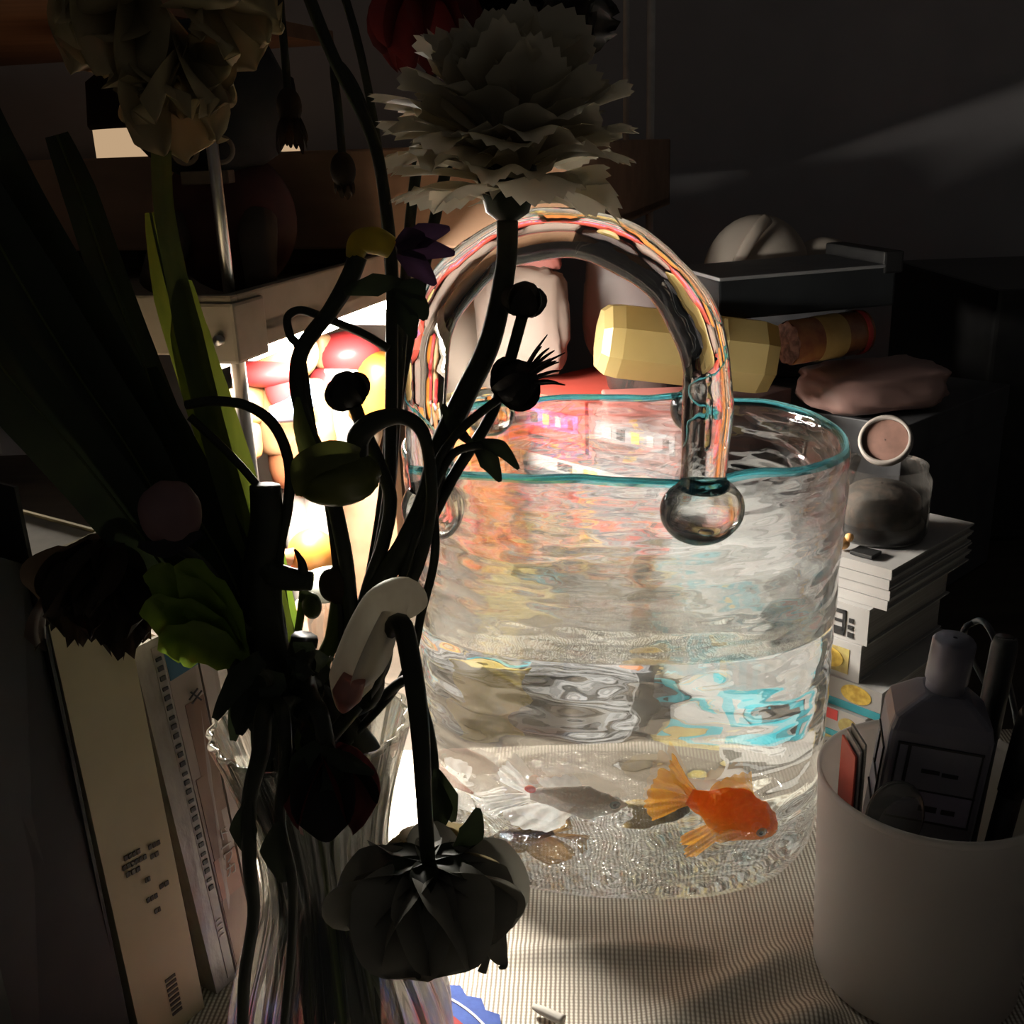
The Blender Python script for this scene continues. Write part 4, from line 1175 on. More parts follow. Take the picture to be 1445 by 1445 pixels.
M['blue_print'] = solid('blue_print', (0.05, 0.14, 0.24), (0.07, 0.18, 0.28), 0.4)
M['salmon'] = solid('salmon_print', (0.36, 0.18, 0.11), (0.30, 0.14, 0.09), 0.4)
M['pale_print'] = solid('pale_print', (0.46, 0.38, 0.33), (0.40, 0.33, 0.28), 0.4)
YB2 = 0.445
t, at = leaning_book('magazine', 'magazine spine with brown wavy print and a blue top', (222, 897), (264, 872), (362, 1352), (334, 1376), 0.12, M['pale_print'])
print_mark(t, at, 0.03, 0.99, 0.88, 1.0, M['blue_print'], 'blue_band')
print_mark(t, at, 0.30, 0.97, 0.48, 0.80, M['hair_print'], 'brown_print'); print_mark(t, at, 0.10, 0.75, 0.36, 0.60, M['hair_print'], 'brown_print', 0.0015)
print_mark(t, at, 0.06, 0.98, 0.24, 0.36, M['salmon'], 'salmon_print'); print_mark(t, at, 0.03, 0.99, 0.02, 0.24, M['hair_print'], 'brown_print')
M['pale_ink'] = solid('pale_ink', (0.62, 0.58, 0.52), None, 0.6)
for ch, py in (('ド', 1205), ('ー', 1225), ('ワ', 1243), ('カ', 1264)):
    text_on(t, at, ch, 0.62, (1434 - py) / 551.0, 0.0075, M['pale_ink'], 'pale printed character', 0.0, 0.0022)
text_on(t, at, 'キ', 0.70, (1434 - 990) / 551.0, 0.0095, M['ink'], 'dark printed character', 0.3, 0.0022)
t, at = leaning_book('magazine', 'thin pale magazine behind the brown printed one', (267, 872), (286, 860), (384, 1334), (365, 1350), 0.12, M['pale_print'])
M['sleeve'] = solid('sleeve_silver', (0.42, 0.39, 0.35), (0.28, 0.26, 0.23), 0.25, 1.0, (90, 90, 45), bump=0.6)
t, at = leaning_book('magazine', 'silvery film wrapped magazine between the cream book and the brown one', (184, 916), (222, 897), (331, 1378), (304, 1402), 0.12, M['sleeve'])
M['strip'] = solid('strip_grey', (0.34, 0.31, 0.28), None, 0.4)
print_mark(t, at, 0.62, 0.94, 0.02, 0.98, M['strip'], 'spine_strip')
for i in range(26):
    v = 0.95 - i * 0.026
    print_mark(t, at, 0.68, 0.88, v - 0.006, v + (0.006 if i % 3 else 0.002), M['ink'], 'printed_bar', 0.002)
for k in range(4):
    print_mark(t, at, 0.68, 0.88, 0.20 - 0.016 * k - 0.002, 0.20 - 0.016 * k + 0.002, M['pale_ink'], 'printed_stroke', 0.002)
# ------------------------------------------------------------------ translucent cup and what it holds
cc = Vector((0.2115, 0.432, 0.0)); CR, CH = 0.053, 0.112
q = P(1162, 1095, cc.y); cc.x = q.x + CR * 0.985
M['cup'] = thin_clear('milky_plastic', (0.85, 0.82, 0.80), 0.88, (0.70, 0.66, 0.63), 0.25)
cup = thing('pen_cup', 'milky translucent plastic cup on the cloth beside the bowl', 'cup', (cc.x, cc.y, 0))
CM_ = Matrix.Translation((cc.x, cc.y, 0.0008))
MB().lathe([(0.001, 0.0), (CR * 0.88, 0.0), (CR * 0.92, 0.003), (CR * 0.985, CH - 0.010), (CR * 0.985, CH - 0.004)], 64, CM_).build('cup_wall', M['cup'], cup)
MB().lathe([(CR * 0.985, CH - 0.004), (CR * 1.0, CH - 0.003), (CR * 1.0, CH - 0.0005), (CR * 0.99, CH), (CR * 0.965, CH), (CR * 0.955, CH - 0.004)], 64, CM_).build('cup_rim', M['cup'], cup)
MB().lathe([(CR * 0.955, CH - 0.004), (CR * 0.895, 0.004), (0.001, 0.003)], 64, CM_).build('cup_lining', M['cup'], cup)
M['bottle_dark'] = solid('bottle_dark', (0.16, 0.155, 0.19), (0.12, 0.115, 0.145), 0.35, 30)
M['bottle_label'] = solid('bottle_label', (0.20, 0.195, 0.23), (0.16, 0.155, 0.19), 0.5, 30)
M['bottle_lilac'] = solid('bottle_lilac', (0.25, 0.235, 0.32), (0.20, 0.19, 0.27), 0.5, 30)
bq = P(1262, 1020, 0.425)
BT = Matrix.Translation((cc.x - 0.002, 0.434, 0.122)) @ Matrix.Rotation(math.radians(-15), 4, 'Z') @ Matrix.Rotation(math.radians(5), 4, 'Y')
bot = thing('square_bottle', 'dark square bottle with line drawn labels standing in the cup', 'bottle', BT @ Vector((0.01, 0, -0.10)))
sh = MB()
def rect(w_, d_, z_, r_=0.003):
    pts_ = []
    for sx_, sy_, a0 in ((1, 1, 0), (-1, 1, 90), (-1, -1, 180), (1, -1, 270)):
        for k in range(4):
            a = math.radians(a0 + 30 * k)
            pts_.append(Vector((sx_ * (w_ - r_) + r_ * math.cos(a), sy_ * (d_ - r_) + r_ * math.sin(a), z_)))
    return pts_
lv = [rect(0.021, 0.016, -0.095), rect(0.0225, 0.0175, -0.092), rect(0.0225, 0.0175, 0.020), rect(0.021, 0.016, 0.026), rect(0.012, 0.0115, 0.034), rect(0.009, 0.009, 0.036)]
v_, f_ = [], []
for l in lv: v_ += [BT @ p for p in l]
for i in range(len(lv) - 1):
    for j in range(16):
        a, b = i * 16 + j, i * 16 + (j + 1) % 16
        f_.append((a, b, b + 16, a + 16))
f_.append(tuple(reversed(range(16)))); f_.append(tuple(range((len(lv) - 1) * 16, len(lv) * 16)))
sh.add(v_, f_); sh.build('bottle_body', M['bottle_dark'], bot, False)
MB().lathe([(0.0085, 0.034), (0.0085, 0.040), (0.0095, 0.041), (0.0095, 0.060), (0.008, 0.062), (0.001, 0.062)], 24, BT).build('bottle_cap', M['bottle_dark'], bot)
def face_bar(x0, x1, z0, z1, mat, nm, y=-0.0177, lift=0.0003):
    MB().box((x0, y - lift, z0), (x1, y + 0.0003, z1), BT).build(nm, mat, bot, False)
face_bar(-0.017, 0.018, -0.008, 0.014, M['bottle_label'], 'upper_label'); face_bar(-0.017, 0.018, -0.024, -0.0085, M['bottle_lilac'], 'lower_label')
for a in ((-0.018, 0.019, 0.014, 0.015), (-0.018, 0.019, -0.0088, -0.0080), (-0.018, 0.019, -0.025, -0.024), (-0.018, -0.0172, -0.025, 0.015), (0.018, 0.0188, -0.025, 0.015), (-0.0135, -0.012, -0.008, 0.014)):
    face_bar(*a, M['black'], 'label_line', lift=0.0006)
for a in ((-0.006, 0.002, 0.001, 0.003), (0.003, 0.010, 0.0005, 0.0025), (-0.012, -0.006, -0.013, -0.012), (-0.004, 0.004, -0.019, -0.016), (0.006, 0.012, -0.019, -0.0165)):
    face_bar(*a, M['black'], 'label_print', lift=0.0006)
def side_bar(y0, y1, z0, z1):
    MB().box((-0.0233, y0, z0), (-0.0222, y1, z1), BT).build('label_line', M['black'], bot, False)
for a in ((-0.013, 0.013, 0.007, 0.008), (-0.013, 0.008, -0.012, -0.011), (-0.013, 0.013, -0.026, -0.025), (-0.013, -0.0122, -0.026, 0.008), (0.004, 0.0048, -0.012, 0.008)): side_bar(*a)
# cards, a clear spoon and dark pens
cq = P(1222, 1120, 0.425)
for i, (mt, lab) in enumerate(((M['coral'], 'coral card tucked in the cup'), (M['white_cover'], 'white card tucked in the cup beside the coral one'), (M['paper'], 'ivory card tucked in the cup behind the white one'))):
    K = Matrix.Translation((cc.x - 0.0415 + i * 0.0020, cc.y - 0.001, 0.010)) @ Matrix.Rotation(math.radians(90), 4, 'Z')
    tag(MB().box((-0.012, 0, 0), (0.008, 0.0011, 0.122 + 0.003 * i), K, bev=0.0003).build('card', mt, None, False), lab, 'card')
M['spoon'] = thin_clear('clear_spoon', (0.8, 0.8, 0.8), 0.12, (0.3, 0.3, 0.3))
sq_ = P(1268, 1150, 0.400)
sp = thing('clear_scoop', 'clear oval plastic scoop standing in the cup', 'scoop', (sq_.x, 0.404, 0.01))
MB().ball((sq_.x, 0.404, sq_.z - 0.004), (0.0135, 0.004, 0.019), seg=28, ring=16).build('scoop_bowl', M['spoon'], sp)
MB().tube([Vector((sq_.x, 0.404, sq_.z - 0.022)), Vector((sq_.x + 0.006, 0.410, 0.008))], 0.003, 10).build('scoop_handle', M['spoon'], sp)
for i, (dx, dy, hh) in enumerate(((0.020, 0.034, 0.165), (0.038, -0.008, 0.150), (0.036, 0.018, 0.172))):
    lab = ('thick black marker standing in the cup', 'short black marker standing in the cup near its rim', 'tall black marker standing in the cup by the bottle')[i]
    a = Vector((cc.x + dx * 0.6, cc.y + dy * 0.8, 0.006)); b = Vector((cc.x + dx, cc.y + dy * 1.1, hh))
    pn = thing('marker', lab, 'marker', a)
    MB().tube([a, a.lerp(b, 0.7)], 0.0055, 14).build('barrel', M['black'], pn)
    MB().tube([a.lerp(b, 0.7), a.lerp(b, 0.98), b], [0.006, 0.006, 0.004], 14, res=2).build('marker_cap', M['black'], pn)
cb = MB(); cb.tube([PZ(1400, 985, 0.0060), P(1362, 905, 0.50), P(1375, 878, 0.485), P(1395, 885, 0.47), P(1420, 950, 0.47), P(1440, 1050, 0.48), P(1450, 1150, 0.49), PZ(1465, 1235, 0.020), PZ(1490, 1255, 0.0052), PZ(1540, 1262, 0.0045), PZ(1600, 1265, 0.0045)], 0.0016, 8)
M['cable'] = solid('cable', (0.03, 0.032, 0.04), None, 0.4)
tag(cb.build('cable', M['cable']), 'thin dark cable looping down behind the cup', 'cable')
# ------------------------------------------------------------------ coaster and chalk stick
VC = Vector((P(468, 1300, 0.362).x, 0.362, 0.0))
M['coaster_blue'] = solid('coaster_blue', (0.02, 0.05, 0.22), (0.03, 0.07, 0.28), 0.8, 200, bump=0.3)
M['coaster_white'] = solid('coaster_white', (0.55, 0.52, 0.55), None, 0.8)
m, nt, out = nodes('coaster_flowers')
b = N(nt, 'ShaderNodeBsdfPrincipled', Roughness=0.9)
vec = coords(nt)
vo = N(nt, 'ShaderNodeTexVoronoi', Scale=75.0)
nt.links.new(vec, vo.inputs['Vector'])
cr = N(nt, 'ShaderNodeValToRGB')
for pos, c_ in ((0.0, (0.45, 0.10, 0.06)), (0.12, (0.75, 0.62, 0.45))):
    e = cr.color_ramp.elements[0 if pos == 0 else 1]; e.position = pos; e.color = rgb(c_)
e = cr.color_ramp.elements.new(0.38); e.color = (0.70, 0.50, 0.34, 1)
e = cr.color_ramp.elements.new(0.52); e.color = (0.26, 0.03, 0.03, 1)
nt.links.new(vo.outputs['Distance'], cr.inputs['Fac']); nt.links.new(cr.outputs[0], b.inputs['Base Color']); nt.links.new(b.outputs[0], out.inputs['Surface'])
M['coaster_flowers'] = m
ed = PZ(690, 1432, 0.0)
CRD = math.hypot(ed.x - VC.x, ed.y - VC.y)
co = thing('coaster', 'round embroidered coaster with blue zigzag edge under the vase', 'coaster', VC)
def ringmesh(r0, r1, z0, z1, zig=0.0, n=72):
    v, f = [], []
    for i in range(n):
        a = 2 * math.pi * i / n
        rr = r1 + (zig if i % 2 else 0)
        for r, zz in ((r0, z0), (r0, z1), (rr, z1), (rr, z0)):
            v.append(Vector((VC.x + r * math.cos(a), VC.y + r * math.sin(a), zz)))
    for i in range(n):
        a, b_ = i * 4, ((i + 1) % n) * 4
        for k in range(4): f.append((a + k, b_ + k, b_ + (k + 1) % 4, a + (k + 1) % 4))
    return v, f
for nm, r0, r1, mt, zg in (('flower_panel', 0.001, CRD - 0.014, M['coaster_flowers'], 0), ('inner_border', CRD - 0.014, CRD - 0.0075, M['coaster_blue'], 0), ('white_piping', CRD - 0.0075, CRD - 0.0062, M['coaster_white'], 0), ('outer_border', CRD - 0.0062, CRD - 0.0005, M['coaster_blue'], 0.0035)):
    v_, f_ = ringmesh(r0, r1, 0.0002, 0.0020 if nm != 'white_piping' else 0.0024, zg)
    mesh_obj(nm, v_, f_, mt, co, False)
ca, cb_ = PZ(752, 1420, 0.0040), PZ(795, 1440, 0.0040)
M['chalk'] = solid('chalk', (0.66, 0.62, 0.56), None, 0.8)
tag(MB().tube([ca, ca.lerp(cb_, 0.3), cb_], [0.0012, 0.0022, 0.0026], 14).build('chalk_stick', M['chalk']), 'short white stick lying on the cloth', 'stick')
# ------------------------------------------------------------------ the vase
M['vase_glass'] = glass('vase_glass', (0.96, 0.97, 0.95), 1.48, 0.30, (0.90, 0.91, 0.88), 0.25, (30, 30, 12))
VZ = 0.0026
vase = thing('flower_vase', 'ribbed clear glass vase with flared rim full of wilted flowers', 'vase', (VC.x, VC.y, VZ))
VM = Matrix.Translation((VC.x, VC.y, VZ))
vp = [(0.036, 0.0), (0.041, 0.004), (0.0455, 0.020), (0.0470, 0.040), (0.0455, 0.058), (0.040, 0.078), (0.032, 0.098), (0.0265, 0.115), (0.0255, 0.130), (0.0275, 0.148), (0.0315, 0.166), (0.0360, 0.182), (0.0385, 0.190)]
def smooth_prof(p, res=4):
    q, _ = catmull([Vector((a, 0, b)) for a, b in p], 0.0, res)
    return [(v.x, v.z) for v in q]
vo_ = smooth_prof(vp)
ribs = lambda a, z_: 1 + 0.022 * math.cos(22 * a + z_ * 14) * min(1, z_ / 0.02)
mb = MB(); mb.lathe([(0.001, 0.0)] + vo_, 176, VM, fn=ribs)
mb.build('vase_wall', M['vase_glass'], vase)
ins = [(max(0.001, r - 0.0026), z_) for r, z_ in vo_ if z_ > 0.009]
mb = MB(); mb.lathe([(vo_[-1][0], vo_[-1][1]), (vo_[-1][0] - 0.0006, vo_[-1][1] + 0.0014), (vo_[-1][0] - 0.0020, vo_[-1][1] + 0.0014), (ins[-1][0], ins[-1][1])], 176, VM, fn=ribs); mb.build('vase_rim', M['vase_glass'], vase)
mb = MB(); mb.lathe(list(reversed(ins)) + [(0.001, 0.010)], 88, VM); mb.build('vase_lining', M['vase_glass'], vase)
# ------------------------------------------------------------------ flowers
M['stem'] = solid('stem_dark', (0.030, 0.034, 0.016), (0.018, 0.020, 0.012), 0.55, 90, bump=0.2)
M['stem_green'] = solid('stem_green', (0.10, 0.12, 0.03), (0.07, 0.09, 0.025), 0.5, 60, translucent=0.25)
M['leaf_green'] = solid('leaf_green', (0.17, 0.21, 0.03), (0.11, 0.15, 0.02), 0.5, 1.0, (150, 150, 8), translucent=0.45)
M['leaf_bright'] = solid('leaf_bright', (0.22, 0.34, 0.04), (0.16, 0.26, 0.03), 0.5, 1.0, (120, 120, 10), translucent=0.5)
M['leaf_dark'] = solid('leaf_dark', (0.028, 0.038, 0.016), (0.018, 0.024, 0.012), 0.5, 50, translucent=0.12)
M['petal_white'] = solid('petal_white', (0.72, 0.66, 0.52), (0.60, 0.55, 0.43), 0.6, 25, translucent=0.38)
M['petal_cream'] = solid('petal_cream', (0.42, 0.35, 0.20), (0.32, 0.26, 0.14), 0.6, 40, translucent=0.35)
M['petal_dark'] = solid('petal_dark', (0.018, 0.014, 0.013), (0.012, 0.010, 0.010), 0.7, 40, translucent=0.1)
M['petal_red'] = solid('petal_red', (0.16, 0.025, 0.025), (0.10, 0.018, 0.018), 0.6, 40, translucent=0.25)
M['petal_grey'] = solid('petal_grey', (0.26, 0.25, 0.205), (0.19, 0.18, 0.145), 0.65, 40, translucent=0.22)
M['petal_purple'] = solid('petal_purple', (0.07, 0.035, 0.08), (0.045, 0.022, 0.05), 0.6, 50, translucent=0.2)
M['petal_pink'] = solid('petal_pink', (0.26, 0.15, 0.15), (0.20, 0.11, 0.11), 0.55, 40, translucent=0.15)
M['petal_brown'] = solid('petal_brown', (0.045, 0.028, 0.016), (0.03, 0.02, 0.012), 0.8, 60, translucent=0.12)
M['spathe'] = solid('spathe_yellow', (0.48, 0.40, 0.06), (0.36, 0.29, 0.05), 0.5, 60, translucent=0.4)
M['pod_green'] = solid('pod_green', (0.13, 0.14, 0.03), (0.08, 0.09, 0.02), 0.4, 30, translucent=0.2)
M['tulip_white'] = solid('tulip_white', (0.84, 0.80, 0.70), (0.74, 0.68, 0.58), 0.5, 1.0, (160, 160, 20), translucent=0.62)
M['tulip_pink'] = solid('tulip_pink', (0.74, 0.42, 0.34), (0.66, 0.34, 0.28), 0.5, 60, translucent=0.35)
M['petal_edge'] = M['petal_cream']
def T3(lst): return [P(*q) for q in lst]
def rnd(a, b): return random.uniform(a, b)
def petal(mb, base, axis, outd, L, W, a0, a1, cup=0.25, ruffle=0.0, fringe=0.0, tipw=1.0, shape='leaf', k=0, nu=9, nv=10, rf=9.0, ph=0.0, back=0.0):
    """petal that leaves the axis at angle a0 and ends at a1 (radians)"""
    axis, outd = Vector(axis).normalized(), Vector(outd)
    outd = (outd - axis * outd.dot(axis)).normalized()
    side = axis.cross(outd)
    cen = [Vector(base)]
    dirs = []
    for i in range(nu + 1):
        a = a0 + (a1 - a0) * (i / nu) ** 1.2
        dirs.append(axis * math.cos(a) + outd * math.sin(a))
    for i in range(nu): cen.append(cen[-1] + dirs[i] * (L / nu))
    v, f = [], []
    for i in range(nu + 1):
        u = i / nu
        w_ = W * (math.sin(math.pi * min(1, 0.12 + u * 0.75)) ** 0.8) * (1 if u < 0.75 else 1 - (1 - tipw) * (u - 0.75) / 0.25)
        if shape == 'fan': w_ = W * (0.22 + 0.78 * u ** 0.8)
        elif shape == 'round': w_ = W * (min(1, 0.25 + u / 0.45) ** 0.7) * (1.0 if u < 0.45 else math.sqrt(max(0, 1 - ((u - 0.45) / 0.555) ** 2.6)))
        nrm = side.cross(dirs[i]).normalized() * -1
        for j in range(nv + 1):
            s_ = 2 * j / nv - 1
            fr = 0.0
            if u > 0.8: fr = fringe * L * (u - 0.8) / 0.2 * ((0.5 if j % 2 else -0.5) - 0.6 * s_ * s_)
            else: fr = 0
            p = cen[i] + side * (s_ * w_) + dirs[i] * (fr - (0.26 if shape == 'fan' else 0.10) * L * u * s_ * s_)
            p += nrm * (-cup * w_ * s_ * s_ + ruffle * W * u * u * math.sin(rf * s_ + ph))
            v.append(p)
    for i in range(nu):
        for j in range(nv):
            a = i * (nv + 1) + j
            f.append((a, a + 1, a + nv + 2, a + nv + 1))
    mb.add(v, f, k)
def side_dir(axis, ang):
    B_ = basis(axis).to_3x3()
    return B_ @ Vector((math.cos(ang), math.sin(ang), 0))
def stem_part(parent, pts, r, mat=None, name='stem', seg=10):
    mb = MB(); mb.tube(T3(pts) if not isinstance(pts[0], Vector) else pts, r, seg); return mb.build(name, mat or M['stem'], parent)
def leaf_part(parent, pts, wid, mat, hint=(0, -1, 0.1), name='leaf', **kw):
    mb = MB(); v, f = strap_geo(T3(pts) if not isinstance(pts[0], Vector) else pts, wid, hint, **kw); mb.add(v, f); return mb.build(name, mat, parent)
FOOT = [(VC.x + dx, VC.y + dy, 0.016) for dx, dy in ((-0.01, 0.0), (0.008, 0.006), (0.0, -0.012), (-0.016, 0.010), (0.016, -0.004), (0.006, 0.016), (-0.02, -0.008), (0.018, 0.012), (-0.006, 0.02), (0.01, -0.018), (0.022, 0.004), (-0.012, -0.018))]
SLOT = [0]
def into_vase(i, r=0.012):
    """the path of a stem inside the vase: every stem has its own place in the neck"""
    k = SLOT[0]; SLOT[0] += 1
    rr, a = 0.0205 * math.sqrt((k + 0.5) / 40.0), k * 2.39996
    x, y = rr * math.cos(a), rr * math.sin(a)
    return [Vector((VC.x + x * 1.25, VC.y + y * 1.25, VZ + 0.172)), Vector((VC.x + x, VC.y + y, VZ + 0.125)), Vector((VC.x + x * 1.5, VC.y + y * 1.5, 0.018))]
def flower(name, label, cat, i, group='wilted flowers in the glass vase'):
    return thing(name, label, cat, Vector(FOOT[i % 12]), group)

# big white carnation
random.seed(11)
t = flower('carnation', 'large white fringed carnation on a tall dark stem', 'flower', 0)
stem_part(t, T3([(716, 312, .405), (713, 380, .40), (692, 480, .395), (655, 560, .39), (622, 632, .385), (603, 705, .38), (570, 772, .375), (530, 835, .37), (500, 930, .365)]) + into_vase(0), [0.0040, 0.0038, 0.0042, 0.0043, 0.0045, 0.0046, 0.0042, 0.0042, 0.004, 0.0035, 0.003, 0.003])
cb = P(716, 300, .405); ax_ = Vector((0.04, 0.10, 1)).normalized()
mb = MB(); mb.lathe([(0.002, -0.004), (0.008, 0.0), (0.011, 0.012), (0.010, 0.022)], 16, Matrix.Translation(cb) @ basis(ax_)); mb.build('calyx', M['leaf_dark'], t)
for ly, (n, hgt, L, W, a0, a1) in enumerate(((15, 0.006, 0.044, 0.017, 1.1, 2.15), (18, 0.013, 0.049, 0.018, 0.95, 1.85), (18, 0.020, 0.050, 0.018, 0.8, 1.5), (16, 0.026, 0.046, 0.016, 0.55, 1.2), (14, 0.032, 0.038, 0.014, 0.3, 0.9), (10, 0.036, 0.030, 0.012, 0.05, 0.5))):
    for i in range(n):
        a = 2 * math.pi * (i + 0.5 * (ly % 2)) / n + rnd(-0.2, 0.2)
        mb = MB()
        petal(mb, cb + ax_ * (hgt + rnd(-.004, .004)), ax_, side_dir(ax_, a), L * rnd(0.75, 1.12), W * rnd(0.75, 1.3), a0 * rnd(.8, 1.15), a1 * rnd(0.75, 1.2), cup=rnd(0.05, 0.3), ruffle=rnd(0.08, 0.22), fringe=rnd(0.03, 0.07), rf=rnd(3, 7), ph=rnd(0, 6), nv=18, nu=14, shape='fan')
        mb.build('petal', M['petal_white'], t)
# dark flowers above it
random.seed(5)
t = flower('dark_peony', 'nearly black ruffled bloom above the white carnation', 'flower', 1)
stem_part(t, T3([(690, 80, .505), (640, 200, .50), (590, 420, .47), (562, 560, .44), (548, 700, .415), (520, 850, .385)]) + into_vase(1), 0.0026)
pc_ = P(715, 62, .505)
for i in range(46):
    a = rnd(0, 6.28); el = rnd(-0.9, 1.4)
    axp = Vector((math.cos(a) * math.cos(el), math.sin(a) * math.cos(el), math.sin(el)))
    mb = MB(); petal(mb, pc_ + axp * 0.004 + Vector((rnd(-0.018, 0.022), 0, rnd(-.005, .015))), axp, side_dir(axp, rnd(0, 6.28)), rnd(0.025, 0.036), rnd(0.012, 0.018), 0.1, rnd(0.5, 1.3), ruffle=0.15, fringe=0.08)
    mb.build('petal', M['petal_dark'], t)
rr = P(597, 28, .465)
t = flower('dark_tulip', 'dusky red cupped bloom hanging above the carnation', 'flower', 2)
stem_part(t, T3([(595, -14, .465), (630, -60, .48), (615, 60, .49), (580, 300, .475), (565, 500, .445), (545, 720, .40), (510, 880, .375)]) + into_vase(2), 0.0024)
for i in range(7):
    a = i * 0.898
    mb = MB(); petal(mb, rr + Vector((0, 0, 0.016)), (0.05, -0.05, -1), side_dir((0.05, -0.05, -1), a), 0.039, 0.015, 0.75, -0.25, cup=0.45, tipw=0.5)
    mb.build('petal', M['petal_red'], t)
for i in range(5):
    mb = MB(); petal(mb, P(648, 50, .47), (0.4, 0, -1), side_dir((0.4, 0, -1), i * 1.25), 0.024, 0.010, 0.5, 1.2, ruffle=0.2)
    mb.build('wilted_petal', M['petal_purple'], t)
# cream iris at the upper left
random.seed(21)
t = flower('cream_iris', 'cream ruffled papery iris bloom at the top of a flat green stem', 'flower', 3)
leaf_part(t, T3([(228, 190, .385), (232, 290, .385), (250, 390, .385), (268, 470, .385), (300, 600, .38), (345, 760, .375), (395, 920, .365)]) + into_vase(3), [0.0035, 0.0036, 0.0040, 0.005, 0.005, 0.005, 0.004, 0.003, 0.003, 0.003], M['stem_green'], name='stem', fold=0.5)
for (px, py, L, W, n, axv) in ((195, 20, 0.036, 0.022, 9, (-0.3, -0.2, -0.5)), (300, 30, 0.026, 0.018, 6, (0.5, -0.5, -0.6)), (262, 95, 0.026, 0.015, 6, (-0.1, -0.4, -1)), (240, 130, 0.028, 0.017, 5, (0.2, -0.5, -0.9))):
    for i in range(n):
        av = Vector(axv).normalized()
        mb = MB(); petal(mb, P(px, py - 30, .385), av, side_dir(av, i * 6.28 / n + rnd(-.2, .2)), L * rnd(.8, 1.1), W * rnd(.7, 1.1), rnd(0.2, 0.6), rnd(0.2, 1.3), cup=0.3, ruffle=rnd(.12, .28), rf=rnd(3, 6), ph=rnd(0, 6), nv=16, nu=14, shape='round')
        mb.build('petal', M['petal_cream'], t)
# wilted hanging asters
def hanging(name, label, i, pts, at, L, n, mat, r=0.0016):
    t = flower(name, label, 'flower', i)
    stem_part(t, T3(pts) + into_vase(i), r)
    b_ = P(*at)
    mb = MB().ball(b_, (0.005, 0.005, 0.007), seg=16, ring=10); mb.build('calyx', M['petal_brown'], t)
    for k in range(n):
        mb = MB(); petal(mb, b_, (0.05, -0.1, -1), side_dir((0.05, -0.1, -1), k * 6.28 / n), L * rnd(.8, 1.2), 0.0022, rnd(.2, .6), rnd(0.0, .5), cup=.4, nv=4)
        mb.build('petal', mat, t)
    return t
hanging('aster', 'dried aster hanging its brown petals over the tray', 4, [(408, 150, .44), (403, 90, .44), (396, -40, .44), (430, -120, .44), (500, 40, .44), (545, 300, .43), (550, 560, .41), (530, 760, .39), (495, 900, .372)], (408, 150, .44), 0.016, 14, M['petal_brown'])
hanging('aster', 'small dried bud nodding on a thin stalk over the tray', 5, [(484, 232, .435), (478, 160, .435), (472, 90, .435), (500, 120, .43), (527, 200, .425), (545, 330, .42), (556, 560, .41), (540, 740, .395), (505, 890, .375)], (484, 240, .435), 0.010, 9, M['petal_brown'])
# tall arching stem without a bloom
t = flower('tall_stalk', 'tall dark stalk rising out of the picture beside the iris', 'stalk', 6)
stem_part(t, T3([(430, -20, .40), (470, 80, .40), (524, 190, .40), (543, 280, .40), (553, 380, .40), (553, 470, .40), (552, 570, .395), (548, 700, .385), (525, 820, .375), (490, 920, .368)]) + into_vase(6), [0.0022] * 4 + [0.0024] * 9)
# purple iris with yellow spathe
random.seed(4)
t = flower('purple_iris', 'wilted purple iris with a yellow spathe on a bent stem', 'flower', 7)
stem_part(t, T3([(505, 362, .395), (492, 395, .393), (465, 440, .39), (428, 490, .385), (419, 540, .382), (432, 600, .38), (455, 655, .378), (478, 740, .374), (492, 830, .37), (490, 920, .366)]) + into_vase(7), [0.0036, 0.0036, 0.0030, 0.0030, 0.0029, 0.0029, 0.003, 0.003, 0.003, 0.003, .003, .003, .003])
mb = MB(); mb.tube(T3([(500, 365, .394), (508, 343, .394), (530, 340, .394), (552, 350, .396)]), [0.003, 0.0045, 0.0050, 0.004], 12, squash=.7); mb.build('spathe', M['spathe'], t)
for (a, b_, w_) in (((560, 350), (635, 322), .0045), ((560, 352), (642, 358), .0042), ((562, 356), (615, 402), .0048), ((560, 348), (600, 332), .0042)):
    leaf_part(t, T3([(*a, .395), ((a[0] + b_[0]) / 2, (a[1] + b_[1]) / 2 - 4, .393), (*b_, .391)]), [0.0015, w_, 0.0008], M['petal_purple'], name='petal', fold=.6)
for pts in ([(485, 412, .388), (530, 402, .388), (566, 396, .388)], [(556, 405, .392), (585, 408, .392), (597, 422, .392)], [(558, 415, .392), (590, 432, .392), (600, 452, .392)], [(562, 425, .392), (575, 450, .392), (585, 478, .392)]):
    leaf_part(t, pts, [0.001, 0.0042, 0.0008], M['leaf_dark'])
# fuzzy hooked tendril
t = flower('poppy_stalk', 'thin fuzzy hooked stalk looping under the tray', 'stalk', 8)
stem_part(t, T3([(548, 492, .397), (510, 470, .394), (462, 450, .391), (425, 438, .388), (406, 448, .386), (410, 475, .385), (424, 498, .384), (440, 600, .382), (462, 700, .378), (480, 860, .37)]) + into_vase(8), 0.0016)
